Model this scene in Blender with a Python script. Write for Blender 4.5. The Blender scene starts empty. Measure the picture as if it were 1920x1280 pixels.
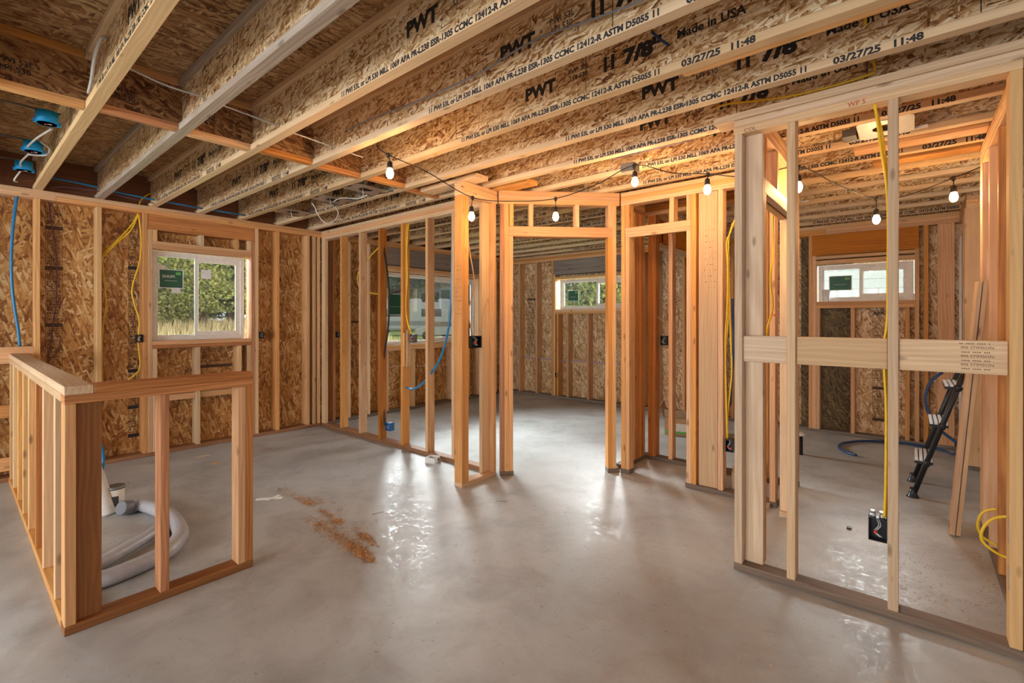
import bpy, bmesh, math, random
from mathutils import Vector, Matrix
random.seed(7)
C = bpy.context.scene.collection
D = bpy.data
PI = math.pi
R = math.radians

# ------------------------------------------------------------------ materials
class N:
    def __init__(s, name):
        s.m = D.materials.new(name); s.m.use_nodes = True
        s.t = s.m.node_tree; s.t.nodes.clear()
        s.out = s.n('ShaderNodeOutputMaterial')
    def n(s, typ, **kw):
        o = s.t.nodes.new(typ)
        for k, v in kw.items():
            if k.startswith('i_'):
                o.inputs[k[2:].replace('_', ' ')].default_value = v
            else: setattr(o, k, v)
        return o
    def l(s, a, b): s.t.links.new(a, b)
    def math(s, op, a, b=None, c=None, clamp=False):
        o = s.n('ShaderNodeMath', operation=op); o.use_clamp = clamp
        for i, v in enumerate((a, b, c)):
            if v is None: continue
            if isinstance(v, (int, float)): o.inputs[i].default_value = v
            else: s.l(v, o.inputs[i])
        return o.outputs[0]
    def mix(s, f, a, b, blend='MIX'):
        o = s.n('ShaderNodeMix', data_type='RGBA', blend_type=blend)
        for i, v in ((0, f), (6, a), (7, b)):
            if isinstance(v, (int, float)): o.inputs[i].default_value = v
            elif isinstance(v, tuple): o.inputs[i].default_value = (*v[:3], 1)
            else: s.l(v, o.inputs[i])
        return o.outputs[2]
    def ramp(s, f, stops, interp='LINEAR'):
        o = s.n('ShaderNodeValToRGB'); o.color_ramp.interpolation = interp
        e = o.color_ramp.elements
        while len(e) < len(stops): e.new(.5)
        for i, (p, c) in enumerate(stops):
            e[i].position = p; e[i].color = (*c, 1) if len(c) == 3 else c
        s.l(f, o.inputs[0]); return o.outputs[0]
    def mapping(s, v, scale=(1, 1, 1), rot=(0, 0, 0), loc=(0, 0, 0)):
        o = s.n('ShaderNodeMapping'); o.inputs['Scale'].default_value = scale
        o.inputs['Rotation'].default_value = rot; o.inputs['Location'].default_value = loc
        s.l(v, o.inputs[0]); return o.outputs[0]
    def noise(s, v, scale=5, detail=3, rough=.5, dist=0, dims='3D'):
        o = s.n('ShaderNodeTexNoise', noise_dimensions=dims)
        o.inputs['Scale'].default_value = scale; o.inputs['Detail'].default_value = detail
        o.inputs['Roughness'].default_value = rough; o.inputs['Distortion'].default_value = dist
        s.l(v, o.inputs['Vector']); return o.outputs['Fac']
    def bsdf(s, col, rough=.6, bump=None, bstr=.3, metal=0, spec=.4, bdist=.002):
        b = s.n('ShaderNodeBsdfPrincipled')
        for k, v in (('Base Color', col), ('Roughness', rough), ('Metallic', metal), ('Specular IOR Level', spec)):
            if isinstance(v, tuple): b.inputs[k].default_value = (*v[:3], 1)
            elif isinstance(v, (int, float)): b.inputs[k].default_value = v
            else: s.l(v, b.inputs[k])
        if bump is not None:
            bp = s.n('ShaderNodeBump'); bp.inputs['Strength'].default_value = bstr; bp.inputs['Distance'].default_value = bdist
            s.l(bump, bp.inputs['Height']); s.l(bp.outputs[0], b.inputs['Normal'])
        s.l(b.outputs[0], s.out.inputs[0]); return b

def under(o, p):
    """make o a sub-part of the part p, keeping o's place in the thing's own space"""
    o.parent = p; o.matrix_parent_inverse = p.matrix_basis.inverted(); return o

def plain(name, col, rough=.5, metal=0, spec=.4, var=0.0):
    m = N(name)
    tc = m.n('ShaderNodeTexCoord')
    nz = m.noise(tc.outputs['Object'], 30, 3)
    dk = tuple(c * (1 - .25 - var) for c in col)
    c = m.mix(nz, dk, tuple(min(1, c * 1.12) for c in col))
    m.bsdf(c, rough, metal=metal, spec=spec)
    return m.m

def lumber(name, a, b, dark, streak=.5, knots=True, tint=None):
    """sawn board, length along the object's own Z; colour differs from board to board"""
    m = N(name)
    tc = m.n('ShaderNodeTexCoord'); oi = m.n('ShaderNodeObjectInfo')
    rnd = oi.outputs['Random']
    off = m.n('ShaderNodeCombineXYZ')
    m.l(m.math('MULTIPLY', rnd, 37.0), off.inputs[2]); m.l(m.math('MULTIPLY', rnd, 11.0), off.inputs[0])
    add = m.n('ShaderNodeVectorMath', operation='ADD'); m.l(tc.outputs['Object'], add.inputs[0]); m.l(off.outputs[0], add.inputs[1])
    P = add.outputs[0]
    warp = m.noise(m.mapping(P, (4, 4, 1.1)), 1, 2)
    g = m.noise(m.mapping(P, (55, 55, 1.6)), 1, 4, .6, .4)
    fine = m.noise(m.mapping(P, (220, 220, 5)), 1, 2)
    wv = m.n('ShaderNodeTexWave', wave_type='RINGS', rings_direction='Z')
    wv.inputs['Scale'].default_value = 14; wv.inputs['Distortion'].default_value = 2.2; wv.inputs['Detail'].default_value = 1.5
    wv.inputs['Detail Scale'].default_value = .8
    cb = m.n('ShaderNodeVectorMath', operation='ADD')
    m.l(m.mapping(P, (1, 1, .07), loc=(.05, .03, 0)), cb.inputs[0])
    wc = m.n('ShaderNodeCombineXYZ'); m.l(m.math('MULTIPLY', warp, .12), wc.inputs[0]); m.l(wc.outputs[0], cb.inputs[1])
    m.l(cb.outputs[0], wv.inputs['Vector'])
    base = m.mix(rnd, a, b)
    hv = m.n('ShaderNodeHueSaturation')
    r2 = m.math('FRACT', m.math('MULTIPLY', rnd, 17.31))
    m.l(m.math('MULTIPLY_ADD', r2, .34, .84), hv.inputs['Value'])
    r3 = m.math('FRACT', m.math('MULTIPLY', rnd, 53.7))
    m.l(m.math('MULTIPLY_ADD', r3, .35, .85), hv.inputs['Saturation'])
    m.l(base, hv.inputs['Color'])
    col = m.mix(m.math('MULTIPLY', m.math('SUBTRACT', g, .42, clamp=True), 2.6 * streak), hv.outputs[0], dark)
    col = m.mix(m.math('MULTIPLY', wv.outputs['Fac'], .46 * streak), col, dark)
    col = m.mix(m.math('MULTIPLY', m.math('SUBTRACT', fine, .5, clamp=True), .7), col, dark)
    if knots:
        vo = m.n('ShaderNodeTexVoronoi', feature='F1'); vo.inputs['Scale'].default_value = 1
        m.l(m.mapping(P, (13, 13, 4.6)), vo.inputs['Vector'])
        kf = m.math('SUBTRACT', 1.0, m.math('DIVIDE', vo.outputs['Distance'], .16), clamp=True)
        sel = m.n('ShaderNodeSeparateColor'); m.l(vo.outputs['Color'], sel.inputs[0])
        kf = m.math('MULTIPLY', kf, m.math('GREATER_THAN', sel.outputs[0], .45))
        kf = m.math('MULTIPLY', m.math('POWER', kf, .6), .8, clamp=True)
        col = m.mix(kf, col, tuple(c * .38 for c in dark))
    m.bsdf(col, .62, bump=g, bstr=.25, spec=.3)
    return m.m

def osb(name, stops, seam=None, flake=1.0, angle=0.0, sat=1.0):
    """oriented strand board from overlapping elongated chips; uses the sheet's UV in metres"""
    m = N(name)
    uv = m.n('ShaderNodeUVMap'); oi = m.n('ShaderNodeObjectInfo')
    off = m.n('ShaderNodeCombineXYZ')
    m.l(m.math('MULTIPLY', oi.outputs['Random'], 23.0), off.inputs[0]); m.l(m.math('MULTIPLY', oi.outputs['Random'], 41.0), off.inputs[1])
    add = m.n('ShaderNodeVectorMath', operation='ADD'); m.l(uv.outputs[0], add.inputs[0]); m.l(off.outputs[0], add.inputs[1])
    P0 = add.outputs[0]
    wn = m.n('ShaderNodeTexNoise', noise_dimensions='2D'); wn.inputs['Scale'].default_value = 7; wn.inputs['Detail'].default_value = 2
    m.l(P0, wn.inputs['Vector'])
    sb = m.n('ShaderNodeVectorMath', operation='MULTIPLY_ADD'); sb.inputs[1].default_value = (.016, .016, 0)
    m.l(wn.outputs['Color'], sb.inputs[0]); m.l(P0, sb.inputs[2])
    P = sb.outputs[0]
    val = None; hgt = None
    lay = [(8, 95, 14, 1), (-24, 80, 12, .5), (38, 100, 15, .45), (-58, 90, 14, .36), (75, 110, 16, .30), (20, 125, 17, .38), (-8, 150, 19, .34)]
    for i, (ang, sx, sy, keep) in enumerate(lay):
        vo = m.n('ShaderNodeTexVoronoi', voronoi_dimensions='2D', feature='F1'); vo.inputs['Scale'].default_value = 1
        # rotate first, then stretch
        ro = m.n('ShaderNodeVectorRotate', rotation_type='Z_AXIS'); ro.inputs['Angle'].default_value = R(ang + angle)
        m.l(P, ro.inputs['Vector'])
        mp = m.mapping(ro.outputs[0], (sy / flake, sx / flake * .85, 1), loc=(i * 3.7, i * 1.3, 0))
        m.l(mp, vo.inputs['Vector'])
        sc = m.n('ShaderNodeSeparateColor'); m.l(vo.outputs['Color'], sc.inputs[0])
        st = m.noise(m.mapping(ro.outputs[0], (16, 260, 1)), 1, 2, dims='2D')
        v = m.math('MULTIPLY_ADD', st, .34, m.math('MULTIPLY_ADD', m.math('POWER', sc.outputs[1], .9), .92, -.10))
        v = m.math('SUBTRACT', v, m.math('MULTIPLY', m.math('POWER', vo.outputs['Distance'], 3.0), .55))  # darkens chips toward their rims, an edge shadow painted into the colour
        if val is None: val = v
        else:
            k = m.math('LESS_THAN', sc.outputs[0], keep)
            mx = m.n('ShaderNodeMix', data_type='FLOAT'); m.l(k, mx.inputs[0]); m.l(val, mx.inputs[2]); m.l(v, mx.inputs[3]); val = mx.outputs[0]
    big = m.noise(P0, 1.7, 3, dims='2D')
    val = m.math('ADD', val, m.math('MULTIPLY_ADD', big, .5, -.19))
    col = m.ramp(val, stops)
    pt = m.noise(P0, 26, 2, dims='2D')
    col = m.mix(m.math('MULTIPLY', m.math('GREATER_THAN', pt, .69), .5), col, (.10, .035, .012))
    if sat != 1.0:
        hv = m.n('ShaderNodeHueSaturation'); hv.inputs['Saturation'].default_value = sat; m.l(col, hv.inputs['Color']); col = hv.outputs[0]
    m.bsdf(col, .55, bump=val, bstr=.5, spec=.35, bdist=.003)
    return m.m

M = {}
M['fir'] = lumber('fir_lumber', (.66, .34, .145), (.70, .44, .22), (.36, .13, .035), .55)
M['spf'] = lumber('pale_spruce_lumber', (.72, .50, .28), (.66, .40, .20), (.42, .21, .08), .45)
M['red'] = lumber('reddish_fir_lumber', (.50, .205, .07), (.58, .27, .10), (.22, .06, .015), .8)
M['white'] = lumber('fresh_white_lumber', (.64, .45, .28), (.60, .42, .26), (.36, .20, .10), .55)
M['treated'] = lumber('weathered_sill_lumber', (.20, .135, .095), (.16, .12, .095), (.06, .04, .028), .6, knots=False)
M['greybeam'] = lumber('grey_weathered_beam', (.30, .25, .21), (.27, .225, .20), (.10, .075, .055), .9)
M['flange'] = lumber('joist_flange_lumber', (.70, .51, .31), (.66, .46, .26), (.42, .24, .11), .45)
M['flangegrey'] = lumber('weathered_joist_flange', (.50, .42, .34), (.48, .40, .33), (.26, .18, .12), .9)
M['brown'] = lumber('dark_brown_lumber', (.36, .15, .05), (.33, .145, .055), (.14, .045, .012), .8)
M['rim'] = lumber('dark_rim_board', (.27, .10, .035), (.25, .09, .03), (.09, .025, .008), .8, knots=False)
M['web'] = osb('joist_web_strand_board', [(0, (.11, .035, .010)), (.22, (.36, .17, .06)), (.45, (.56, .36, .17)), (.72, (.72, .53, .31)), (1, (.86, .72, .50))], flake=1.08, angle=12)
M['webredshade'] = osb('reddish_shaded_blocking_board', [(0, (.07, .02, .006)), (.3, (.20, .075, .025)), (.6, (.32, .15, .055)), (1, (.48, .27, .11))], flake=1.4, angle=20)  # redder blocking webs, with their shade painted in as darker tones
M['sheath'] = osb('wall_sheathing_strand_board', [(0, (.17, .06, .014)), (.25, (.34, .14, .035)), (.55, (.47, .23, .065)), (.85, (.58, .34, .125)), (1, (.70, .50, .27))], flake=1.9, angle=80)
M['sheathpale'] = osb('pale_strand_board', [(0, (.20, .10, .04)), (.25, (.42, .24, .10)), (.55, (.58, .38, .19)), (.85, (.72, .52, .31)), (1, (.84, .70, .50))], flake=1.8, angle=70)  # paler chip tones for the back wall sheathing
M['sheathdark'] = osb('dark_strand_board', [(0, (.035, .022, .008)), (.4, (.09, .06, .02)), (.8, (.16, .11, .04)), (1, (.22, .16, .07))], flake=1.6, angle=60)  # darker chip tones for one panel of the back wall
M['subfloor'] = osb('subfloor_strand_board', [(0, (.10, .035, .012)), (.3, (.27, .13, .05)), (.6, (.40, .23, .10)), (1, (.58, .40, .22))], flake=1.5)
M['ink'] = plain('black_print_ink', (.022, .02, .022), .6)
M['inkfade'] = plain('faded_print_ink', (.09, .05, .03), .7)
M['inkred'] = plain('red_crayon', (.42, .06, .02), .7)
M['pencil'] = plain('pencil_mark', (.20, .09, .04), .7)
M['vinyl'] = plain('white_vinyl', (.78, .74, .68), .35)
M['blackpl'] = plain('black_plastic', (.012, .012, .014), .35)
M['bluepl'] = plain('blue_box_plastic', (.01, .40, .88), .35)
M['bluebox'] = plain('deep_blue_box_plastic', (.015, .14, .42), .4)
M['pex'] = plain('blue_tubing', (.015, .19, .42), .3)
M['pexdark'] = plain('dark_blue_tubing', (.015, .055, .16), .3)
M['yellow'] = plain('yellow_cable_jacket', (.80, .50, .02), .4)
M['purple'] = plain('purple_cable_jacket', (.14, .06, .11), .5)
M['blue_wire'] = plain('lilac_cable_jacket', (.30, .28, .62), .5)
M['whitewire'] = plain('white_cable_jacket', (.62, .60, .56), .45)
M['copperwire'] = plain('tan_cable_jacket', (.60, .36, .20), .45)
M['greycable'] = plain('grey_cable_jacket', (.22, .22, .24), .4)
M['blackcord'] = plain('black_rubber_cord', (.018, .010, .007), .5)
M['steel'] = plain('galvanised_steel', (.55, .55, .56), .32, metal=.85)
M['steeldull'] = plain('dull_grey_steel', (.20, .19, .18), .45, metal=.6)
M['redcap'] = plain('red_wire_nut', (.75, .05, .03), .4)
M['orange'] = plain('orange_staple', (.85, .17, .03), .4)
M['pipe'] = plain('grey_flexible_pipe', (.42, .42, .45), .38)
M['pipedark'] = plain('dark_pipe_end', (.16, .16, .18), .5)
M['paper'] = plain('white_paper', (.78, .77, .75), .6)
M['cardboard'] = plain('cardboard', (.50, .32, .18), .7)
M['green'] = plain('green_label_print', (.02, .12, .07), .5)
M['lime'] = plain('green_edge_print', (.15, .5, .12), .5)
M['ladderblk'] = plain('black_ladder_rail', (.014, .013, .013), .35)
M['alu'] = plain('ribbed_aluminium', (.80, .80, .84), .35, metal=.15)
M['duct'] = plain('off_white_duct_wrap', (.66, .62, .56), .6)
M['soot'] = plain('sooty_label', (.05, .05, .05), .6)
M['rvwhite'] = plain('white_coach_paint', (.55, .56, .56), .35)
M['rvgrey'] = plain('grey_coach_stripe', (.30, .31, .32), .4)
M['darkglass'] = plain('dark_vehicle_glass', (.05, .06, .07), .12)
M['tyre'] = plain('tyre_rubber', (.02, .02, .02), .8)
M['siding'] = plain('blue_grey_siding', (.42, .47, .56), .7)
M['mullgreen'] = plain('pale_green_curtain', (.35, .42, .38), .7)

def mat_floor():
    m = N('concrete_slab')
    tc = m.n('ShaderNodeTexCoord'); P = tc.outputs['Object']
    n1 = m.noise(P, .55, 4, .55, .6); n2 = m.noise(P, 3.2, 6, .62, .4); n3 = m.noise(P, 26, 4, .6)
    n5 = m.noise(m.mapping(P, (.35, .5, 1), loc=(3, 1, 0)), 1, 2)
    col = m.ramp(n1, [(.28, (.285, .285, .28)), (.5, (.40, .405, .402)), (.72, (.52, .535, .53))])
    col = m.mix(m.math('MULTIPLY', m.math('SUBTRACT', n2, .45, clamp=True), 2.6), col, (.235, .215, .20))
    col = m.mix(m.math('MULTIPLY', m.math('SUBTRACT', n5, .48, clamp=True), 1.6), col, (.33, .275, .235))
    sp = m.noise(P, 11, 3, .7)
    col = m.mix(m.math('MULTIPLY', m.math('GREATER_THAN', sp, .715), .45), col, (.17, .12, .09))
    col = m.mix(m.math('MULTIPLY', m.math('SUBTRACT', n3, .5, clamp=True), .6), col, (.25, .23, .21))
    vo = m.n('ShaderNodeTexVoronoi', feature='DISTANCE_TO_EDGE'); vo.inputs['Scale'].default_value = .42
    wv = m.n('ShaderNodeVectorMath', operation='MULTIPLY_ADD'); wv.inputs[1].default_value = (.5, .5, .5)
    nn = m.n('ShaderNodeTexNoise'); nn.inputs['Scale'].default_value = 2.5; nn.inputs['Detail'].default_value = 5; m.l(P, nn.inputs['Vector'])
    m.l(nn.outputs['Color'], wv.inputs[0]); m.l(P, wv.inputs[2]); m.l(wv.outputs[0], vo.inputs['Vector'])
    ck = m.math('LESS_THAN', vo.outputs['Distance'], .0022)
    col = m.mix(m.math('MULTIPLY', ck, .07), col, (.16, .14, .12))
    # trowel polish: streaky glossy patches
    tw = m.noise(m.mapping(P, (16, 46, 1), rot=(0, 0, .9)), 1, 5, .72, 1.4)
    tw2 = m.noise(m.mapping(P, (44, 15, 1), rot=(0, 0, .5)), 1, 4, .72, 1.4)
    pol = m.math('MULTIPLY', m.math('SUBTRACT', m.math('MAXIMUM', tw, tw2), .53, clamp=True), 7.0, clamp=True)
    rough = m.math('SUBTRACT', m.math('MULTIPLY_ADD', n2, .20, .40), m.math('MULTIPLY', pol, .29))
    m.bsdf(col, rough, bump=m.math('ADD', m.math('MULTIPLY', n3, .3), m.math('MULTIPLY', tw, .6)), bstr=.22, spec=.55, bdist=.004)
    return m.m
M['floor'] = mat_floor()

def mat_glass():
    m = N('window_glass')
    tr = m.n('ShaderNodeBsdfTransparent'); tr.inputs[0].default_value = (.93, .95, .94, 1)
    gl = m.n('ShaderNodeBsdfGlossy'); gl.inputs['Roughness'].default_value = .02
    df = m.n('ShaderNodeBsdfDiffuse'); df.inputs[0].default_value = (.75, .78, .78, 1)
    tc = m.n('ShaderNodeTexCoord')
    nz = m.noise(tc.outputs['Object'], 90, 4, .7)
    f2 = m.math('MULTIPLY', m.math('SUBTRACT', nz, .35, clamp=True), .16)
    a = m.n('ShaderNodeMixShader'); m.l(f2, a.inputs[0]); m.l(tr.outputs[0], a.inputs[1]); m.l(df.outputs[0], a.inputs[2])
    fr = m.n('ShaderNodeFresnel'); fr.inputs[0].default_value = 1.45
    b = m.n('ShaderNodeMixShader'); m.l(fr.outputs[0], b.inputs[0]); m.l(a.outputs[0], b.inputs[1]); m.l(gl.outputs[0], b.inputs[2])
    m.l(b.outputs[0], m.out.inputs[0]); return m.m
M['glass'] = mat_glass()

def mat_emit(name, col, s):
    m = N(name); e = m.n('ShaderNodeEmission'); e.inputs[0].default_value = (*col, 1); e.inputs[1].default_value = s
    m.l(e.outputs[0], m.out.inputs[0]); return m.m
BULB = 400.0
M['bulb'] = mat_emit('lit_filament_bulb', (1, .60, .27), BULB)

def mat_leaf(name, a, b):
    m = N(name); g = m.n('ShaderNodeNewGeometry')
    c = m.mix(g.outputs['Random Per Island'], a, b)
    m.bsdf(c, .7, spec=.2); return m.m
M['sawdust'] = mat_leaf('sawdust', (.22, .09, .03), (.72, .42, .20))
M['leaf'] = mat_leaf('broadleaf_foliage', (.045, .075, .03), (.17, .20, .09))
M['leafy'] = mat_leaf('yellow_green_foliage', (.12, .15, .04), (.33, .34, .13))
M['drygrass'] = mat_leaf('dry_grass', (.34, .27, .12), (.62, .52, .30))
M['bark'] = plain('bark', (.09, .065, .045), .9)
def mat_ground():
    m = N('lawn_and_gravel'); tc = m.n('ShaderNodeTexCoord'); P = tc.outputs['Object']
    n = m.noise(P, .3, 4); f = m.noise(P, 9, 3)
    c = m.mix(f, (.20, .30, .07), (.34, .42, .12))
    c = m.mix(m.math('GREATER_THAN', n, .62), c, (.33, .31, .27))
    m.bsdf(c, .9, spec=.1); return m.m
M['ground'] = mat_ground()

# ------------------------------------------------------------------ mesh helpers
def link(o, parent=None):
    C.objects.link(o)
    if parent is not None: o.parent = parent
    return o

def new_obj(name, me, mat, parent=None, loc=(0, 0, 0), rot=(0, 0, 0)):
    o = D.objects.new(name, me)
    if mat is not None and len(me.materials) == 0: me.materials.append(M[mat] if isinstance(mat, str) else mat)
    link(o, parent); o.location = loc; o.rotation_euler = rot
    return o

def thing(name, label, cat, loc=(0, 0, 0), rz=0, group=None, kind=None):
    o = D.objects.new(name, None); o.empty_display_size = .1
    link(o); o.location = loc; o.rotation_euler = (0, 0, rz)
    if label: o['label'] = label
    if cat: o['category'] = cat
    if group: o['group'] = group
    if kind: o['kind'] = kind
    return o

def tag(o, label=None, cat=None, group=None, kind=None):
    for k, v in (('label', label), ('category', cat), ('group', group), ('kind', kind)):
        if v: o[k] = v
    return o

def bm_box(bm, lo, hi):
    x0, y0, z0 = lo; x1, y1, z1 = hi
    v = [bm.verts.new(p) for p in ((x0, y0, z0), (x1, y0, z0), (x1, y1, z0), (x0, y1, z0), (x0, y0, z1), (x1, y0, z1), (x1, y1, z1), (x0, y1, z1))]
    fs = [bm.faces.new([v[i] for i in f]) for f in ((3, 2, 1, 0), (4, 5, 6, 7), (0, 1, 5, 4), (1, 2, 6, 5), (2, 3, 7, 6), (3, 0, 4, 7))]
    return v, fs

def to_mesh(bm, name, smooth=False):
    me = D.meshes.new(name)
    bm.normal_update(); bm.to_mesh(me); bm.free()
    if smooth:
        for p in me.polygons: p.use_smooth = True
    return me

def box(name, lo, hi, mat, parent=None, bevel=0.0):
    """box with its origin at its own centre"""
    c = [(a + b) / 2 for a, b in zip(lo, hi)]; h = [abs(b - a) / 2 for a, b in zip(lo, hi)]
    bm = bmesh.new(); bm_box(bm, [-x for x in h], h)
    if bevel: bmesh.ops.bevel(bm, geom=bm.edges[:], offset=bevel, segments=2, affect='EDGES')
    return new_obj(name, to_mesh(bm, name), mat, parent, c)

_bc = {}
def board(name, lo, hi, axis, mat, parent=None, label=None):
    """sawn board: length runs along the object's local Z, arrises eased"""
    c = [(a + b) / 2 for a, b in zip(lo, hi)]; d = [abs(b - a) for a, b in zip(lo, hi)]
    if axis == 'z': L, rot = (d[0], d[1], d[2]), (0, 0, 0)
    elif axis == 'x': L, rot = (d[2], d[1], d[0]), (0, PI / 2, 0)
    else: L, rot = (d[0], d[2], d[1]), (-PI / 2, 0, 0)
    key = (round(L[0], 4), round(L[1], 4), round(L[2], 3), mat)
    if key not in _bc:
        bm = bmesh.new(); h = [x / 2 for x in L]
        bm_box(bm, [-x for x in h], h)
        bmesh.ops.bevel(bm, geom=bm.edges[:], offset=min(.0025, min(h) * .4), segments=1, affect='EDGES')
        _bc[key] = to_mesh(bm, name)
    o = new_obj(name, _bc[key], mat, parent, c, rot)
    if label: o['label'] = label
    return o

def sheet(name, normal, lo, hi, mat, parent=None, holes=()):
    """panel with UVs in metres; holes are (a0,a1,b0,b1) in its two long directions"""
    ax = {'x': (1, 2, 0), 'y': (0, 2, 1), 'z': (0, 1, 2)}[normal]
    A = sorted({lo[ax[0]], hi[ax[0]], *[h[0] for h in holes], *[h[1] for h in holes]})
    B = sorted({lo[ax[1]], hi[ax[1]], *[h[2] for h in holes], *[h[3] for h in holes]})
    c = [(a + b) / 2 for a, b in zip(lo, hi)]
    bm = bmesh.new(); uvl = bm.loops.layers.uv.new('UVMap')
    for i in range(len(A) - 1):
        for j in range(len(B) - 1):
            ma, mb = (A[i] + A[i + 1]) / 2, (B[j] + B[j + 1]) / 2
            if any(h[0] < ma < h[1] and h[2] < mb < h[3] for h in holes): continue
            l = [0, 0, 0]; u = [0, 0, 0]
            l[ax[0]], u[ax[0]] = A[i], A[i + 1]; l[ax[1]], u[ax[1]] = B[j], B[j + 1]
            l[ax[2]], u[ax[2]] = lo[ax[2]], hi[ax[2]]
            bm_box(bm, [a - b for a, b in zip(l, c)], [a - b for a, b in zip(u, c)])
    for f in bm.faces:
        for lp in f.loops:
            p = lp.vert.co; lp[uvl].uv = (p[ax[0]] + c[ax[0]], p[ax[1]] + c[ax[1]])
    return new_obj(name, to_mesh(bm, name), mat, parent, c)

def catmull(pts, n=6):
    P = [Vector(p) for p in pts]; out = []
    for i in range(len(P) - 1):
        p0 = P[max(i - 1, 0)]; p1 = P[i]; p2 = P[i + 1]; p3 = P[min(i + 2, len(P) - 1)]
        for k in range(n):
            t = k / n
            out.append(.5 * ((2 * p1) + (p2 - p0) * t + (2 * p0 - 5 * p1 + 4 * p2 - p3) * t * t + (3 * p1 - p0 - 3 * p2 + p3) * t ** 3))
    out.append(P[-1]); return out

def bm_tube(bm, pts, r, seg=8, smooth=True, n=6, cap=True):
    P = catmull(pts, n) if smooth and len(pts) > 2 else [Vector(p) for p in pts]
    rings = []; up = None
    for i, p in enumerate(P):
        d = (P[min(i + 1, len(P) - 1)] - P[max(i - 1, 0)])
        if d.length < 1e-9: d = Vector((0, 0, 1))
        d.normalize()
        if up is None: up = d.orthogonal().normalized()
        up = (up - d * up.dot(d))
        up = up.normalized() if up.length > 1e-6 else d.orthogonal().normalized()
        sd = d.cross(up)
        rr = r[i * len(r) // len(P)] if isinstance(r, (list, tuple)) else r
        rings.append([bm.verts.new(p + up * rr * math.cos(2 * PI * k / seg) + sd * rr * math.sin(2 * PI * k / seg)) for k in range(seg)])
    for a, b in zip(rings, rings[1:]):
        for k in range(seg):
            f = bm.faces.new((a[k], a[(k + 1) % seg], b[(k + 1) % seg], b[k])); f.smooth = True
    if cap:
        bm.faces.new(rings[0][::-1]); bm.faces.new(rings[-1])

def tube(name, pts, r, mat, parent=None, seg=8, smooth=True):
    bm = bmesh.new(); bm_tube(bm, pts, r, seg, smooth)
    c = Vector(pts[0]) if parent is None else Vector((0, 0, 0))
    if parent is None: bmesh.ops.translate(bm, verts=bm.verts, vec=-c)
    return new_obj(name, to_mesh(bm, name), mat, parent, c)

def tubes(name, paths, r, mat, parent=None, seg=8):
    bm = bmesh.new()
    for p in paths: bm_tube(bm, p, r, seg)
    return new_obj(name, to_mesh(bm, name), mat, parent)

def lathe(name, prof, mat, parent=None, loc=(0, 0, 0), seg=20, rot=(0, 0, 0)):
    bm = bmesh.new(); rings = []
    for r, z in prof:
        rings.append([bm.verts.new((max(r, 1e-4) * math.cos(2 * PI * k / seg), max(r, 1e-4) * math.sin(2 * PI * k / seg), z)) for k in range(seg)])
    for a, b in zip(rings, rings[1:]):
        for k in range(seg): bm.faces.new((a[k], a[(k + 1) % seg], b[(k + 1) % seg], b[k])).smooth = True
    bm.faces.new(rings[0][::-1]); bm.faces.new(rings[-1])
    bmesh.ops.recalc_face_normals(bm, faces=bm.faces)
    return new_obj(name, to_mesh(bm, name), mat, parent, loc, rot)

def text_mesh(txt, size, bold=0.0, width=None, space=1.0):
    cu = D.curves.new('lettering', 'FONT'); cu.body = txt; cu.size = size; cu.offset = bold; cu.space_character = space
    cu.resolution_u = 2
    o = D.objects.new('lettering', cu); C.objects.link(o)
    dg = bpy.context.evaluated_depsgraph_get()
    me = D.meshes.new_from_object(o.evaluated_get(dg))
    D.objects.remove(o); me.materials.clear()
    if width and me.vertices:
        w = max(v.co.x for v in me.vertices)
        for v in me.vertices: v.co.x *= width / w
    return me
# ------------------------------------------------------------------ the setting
H = 2.467          # top of the wall plates / underside of the joists
T = .038           # thickness of a 2x board
CAM = (0, 0, 1.358)
fl = sheet('floor', 'z', (-4.2, -4.6, -.12), (6.86, 5.90, 0), 'floor'); tag(fl, kind='structure')
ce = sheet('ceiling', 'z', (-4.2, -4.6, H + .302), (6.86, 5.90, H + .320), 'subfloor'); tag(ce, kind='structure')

def frame(name, label, cat, origin, rz, kind=None, group=None):
    return thing(name, label, cat, (origin[0], origin[1], 0), rz, group, kind)

class Wall:
    """local x runs along the wall, local y goes into its depth, z up"""
    def __init__(s, root, depth, top=H, plates=3):
        s.r = root; s.d = depth; s.top = top; s.tb = top - T * plates
    def stud(s, x, z0=T, z1=None, mat='fir', w=T, y0=0, y1=None, name='stud', label=None):
        return board(name, (x, y0, z0), (x + w, s.d if y1 is None else y1, s.tb if z1 is None else z1), 'z', mat, s.r, label)
    def plate(s, x0, x1, z0, z1, mat='fir', name='plate', y0=0, y1=None, label=None):
        return board(name, (x0, y0, z0), (x1, s.d if y1 is None else y1, z1), 'x', mat, s.r, label)
    def tops(s, x0, x1, mats, cap=True, n=None):
        for i in range(len(mats)):
            s.plate(x0, x1, s.top - T * (i + 1), s.top - T * i, mats[i], 'top_plate')
    def sole(s, x0, x1, mat='treated'): s.plate(x0, x1, 0, T, mat, 'sole_plate')

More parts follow.
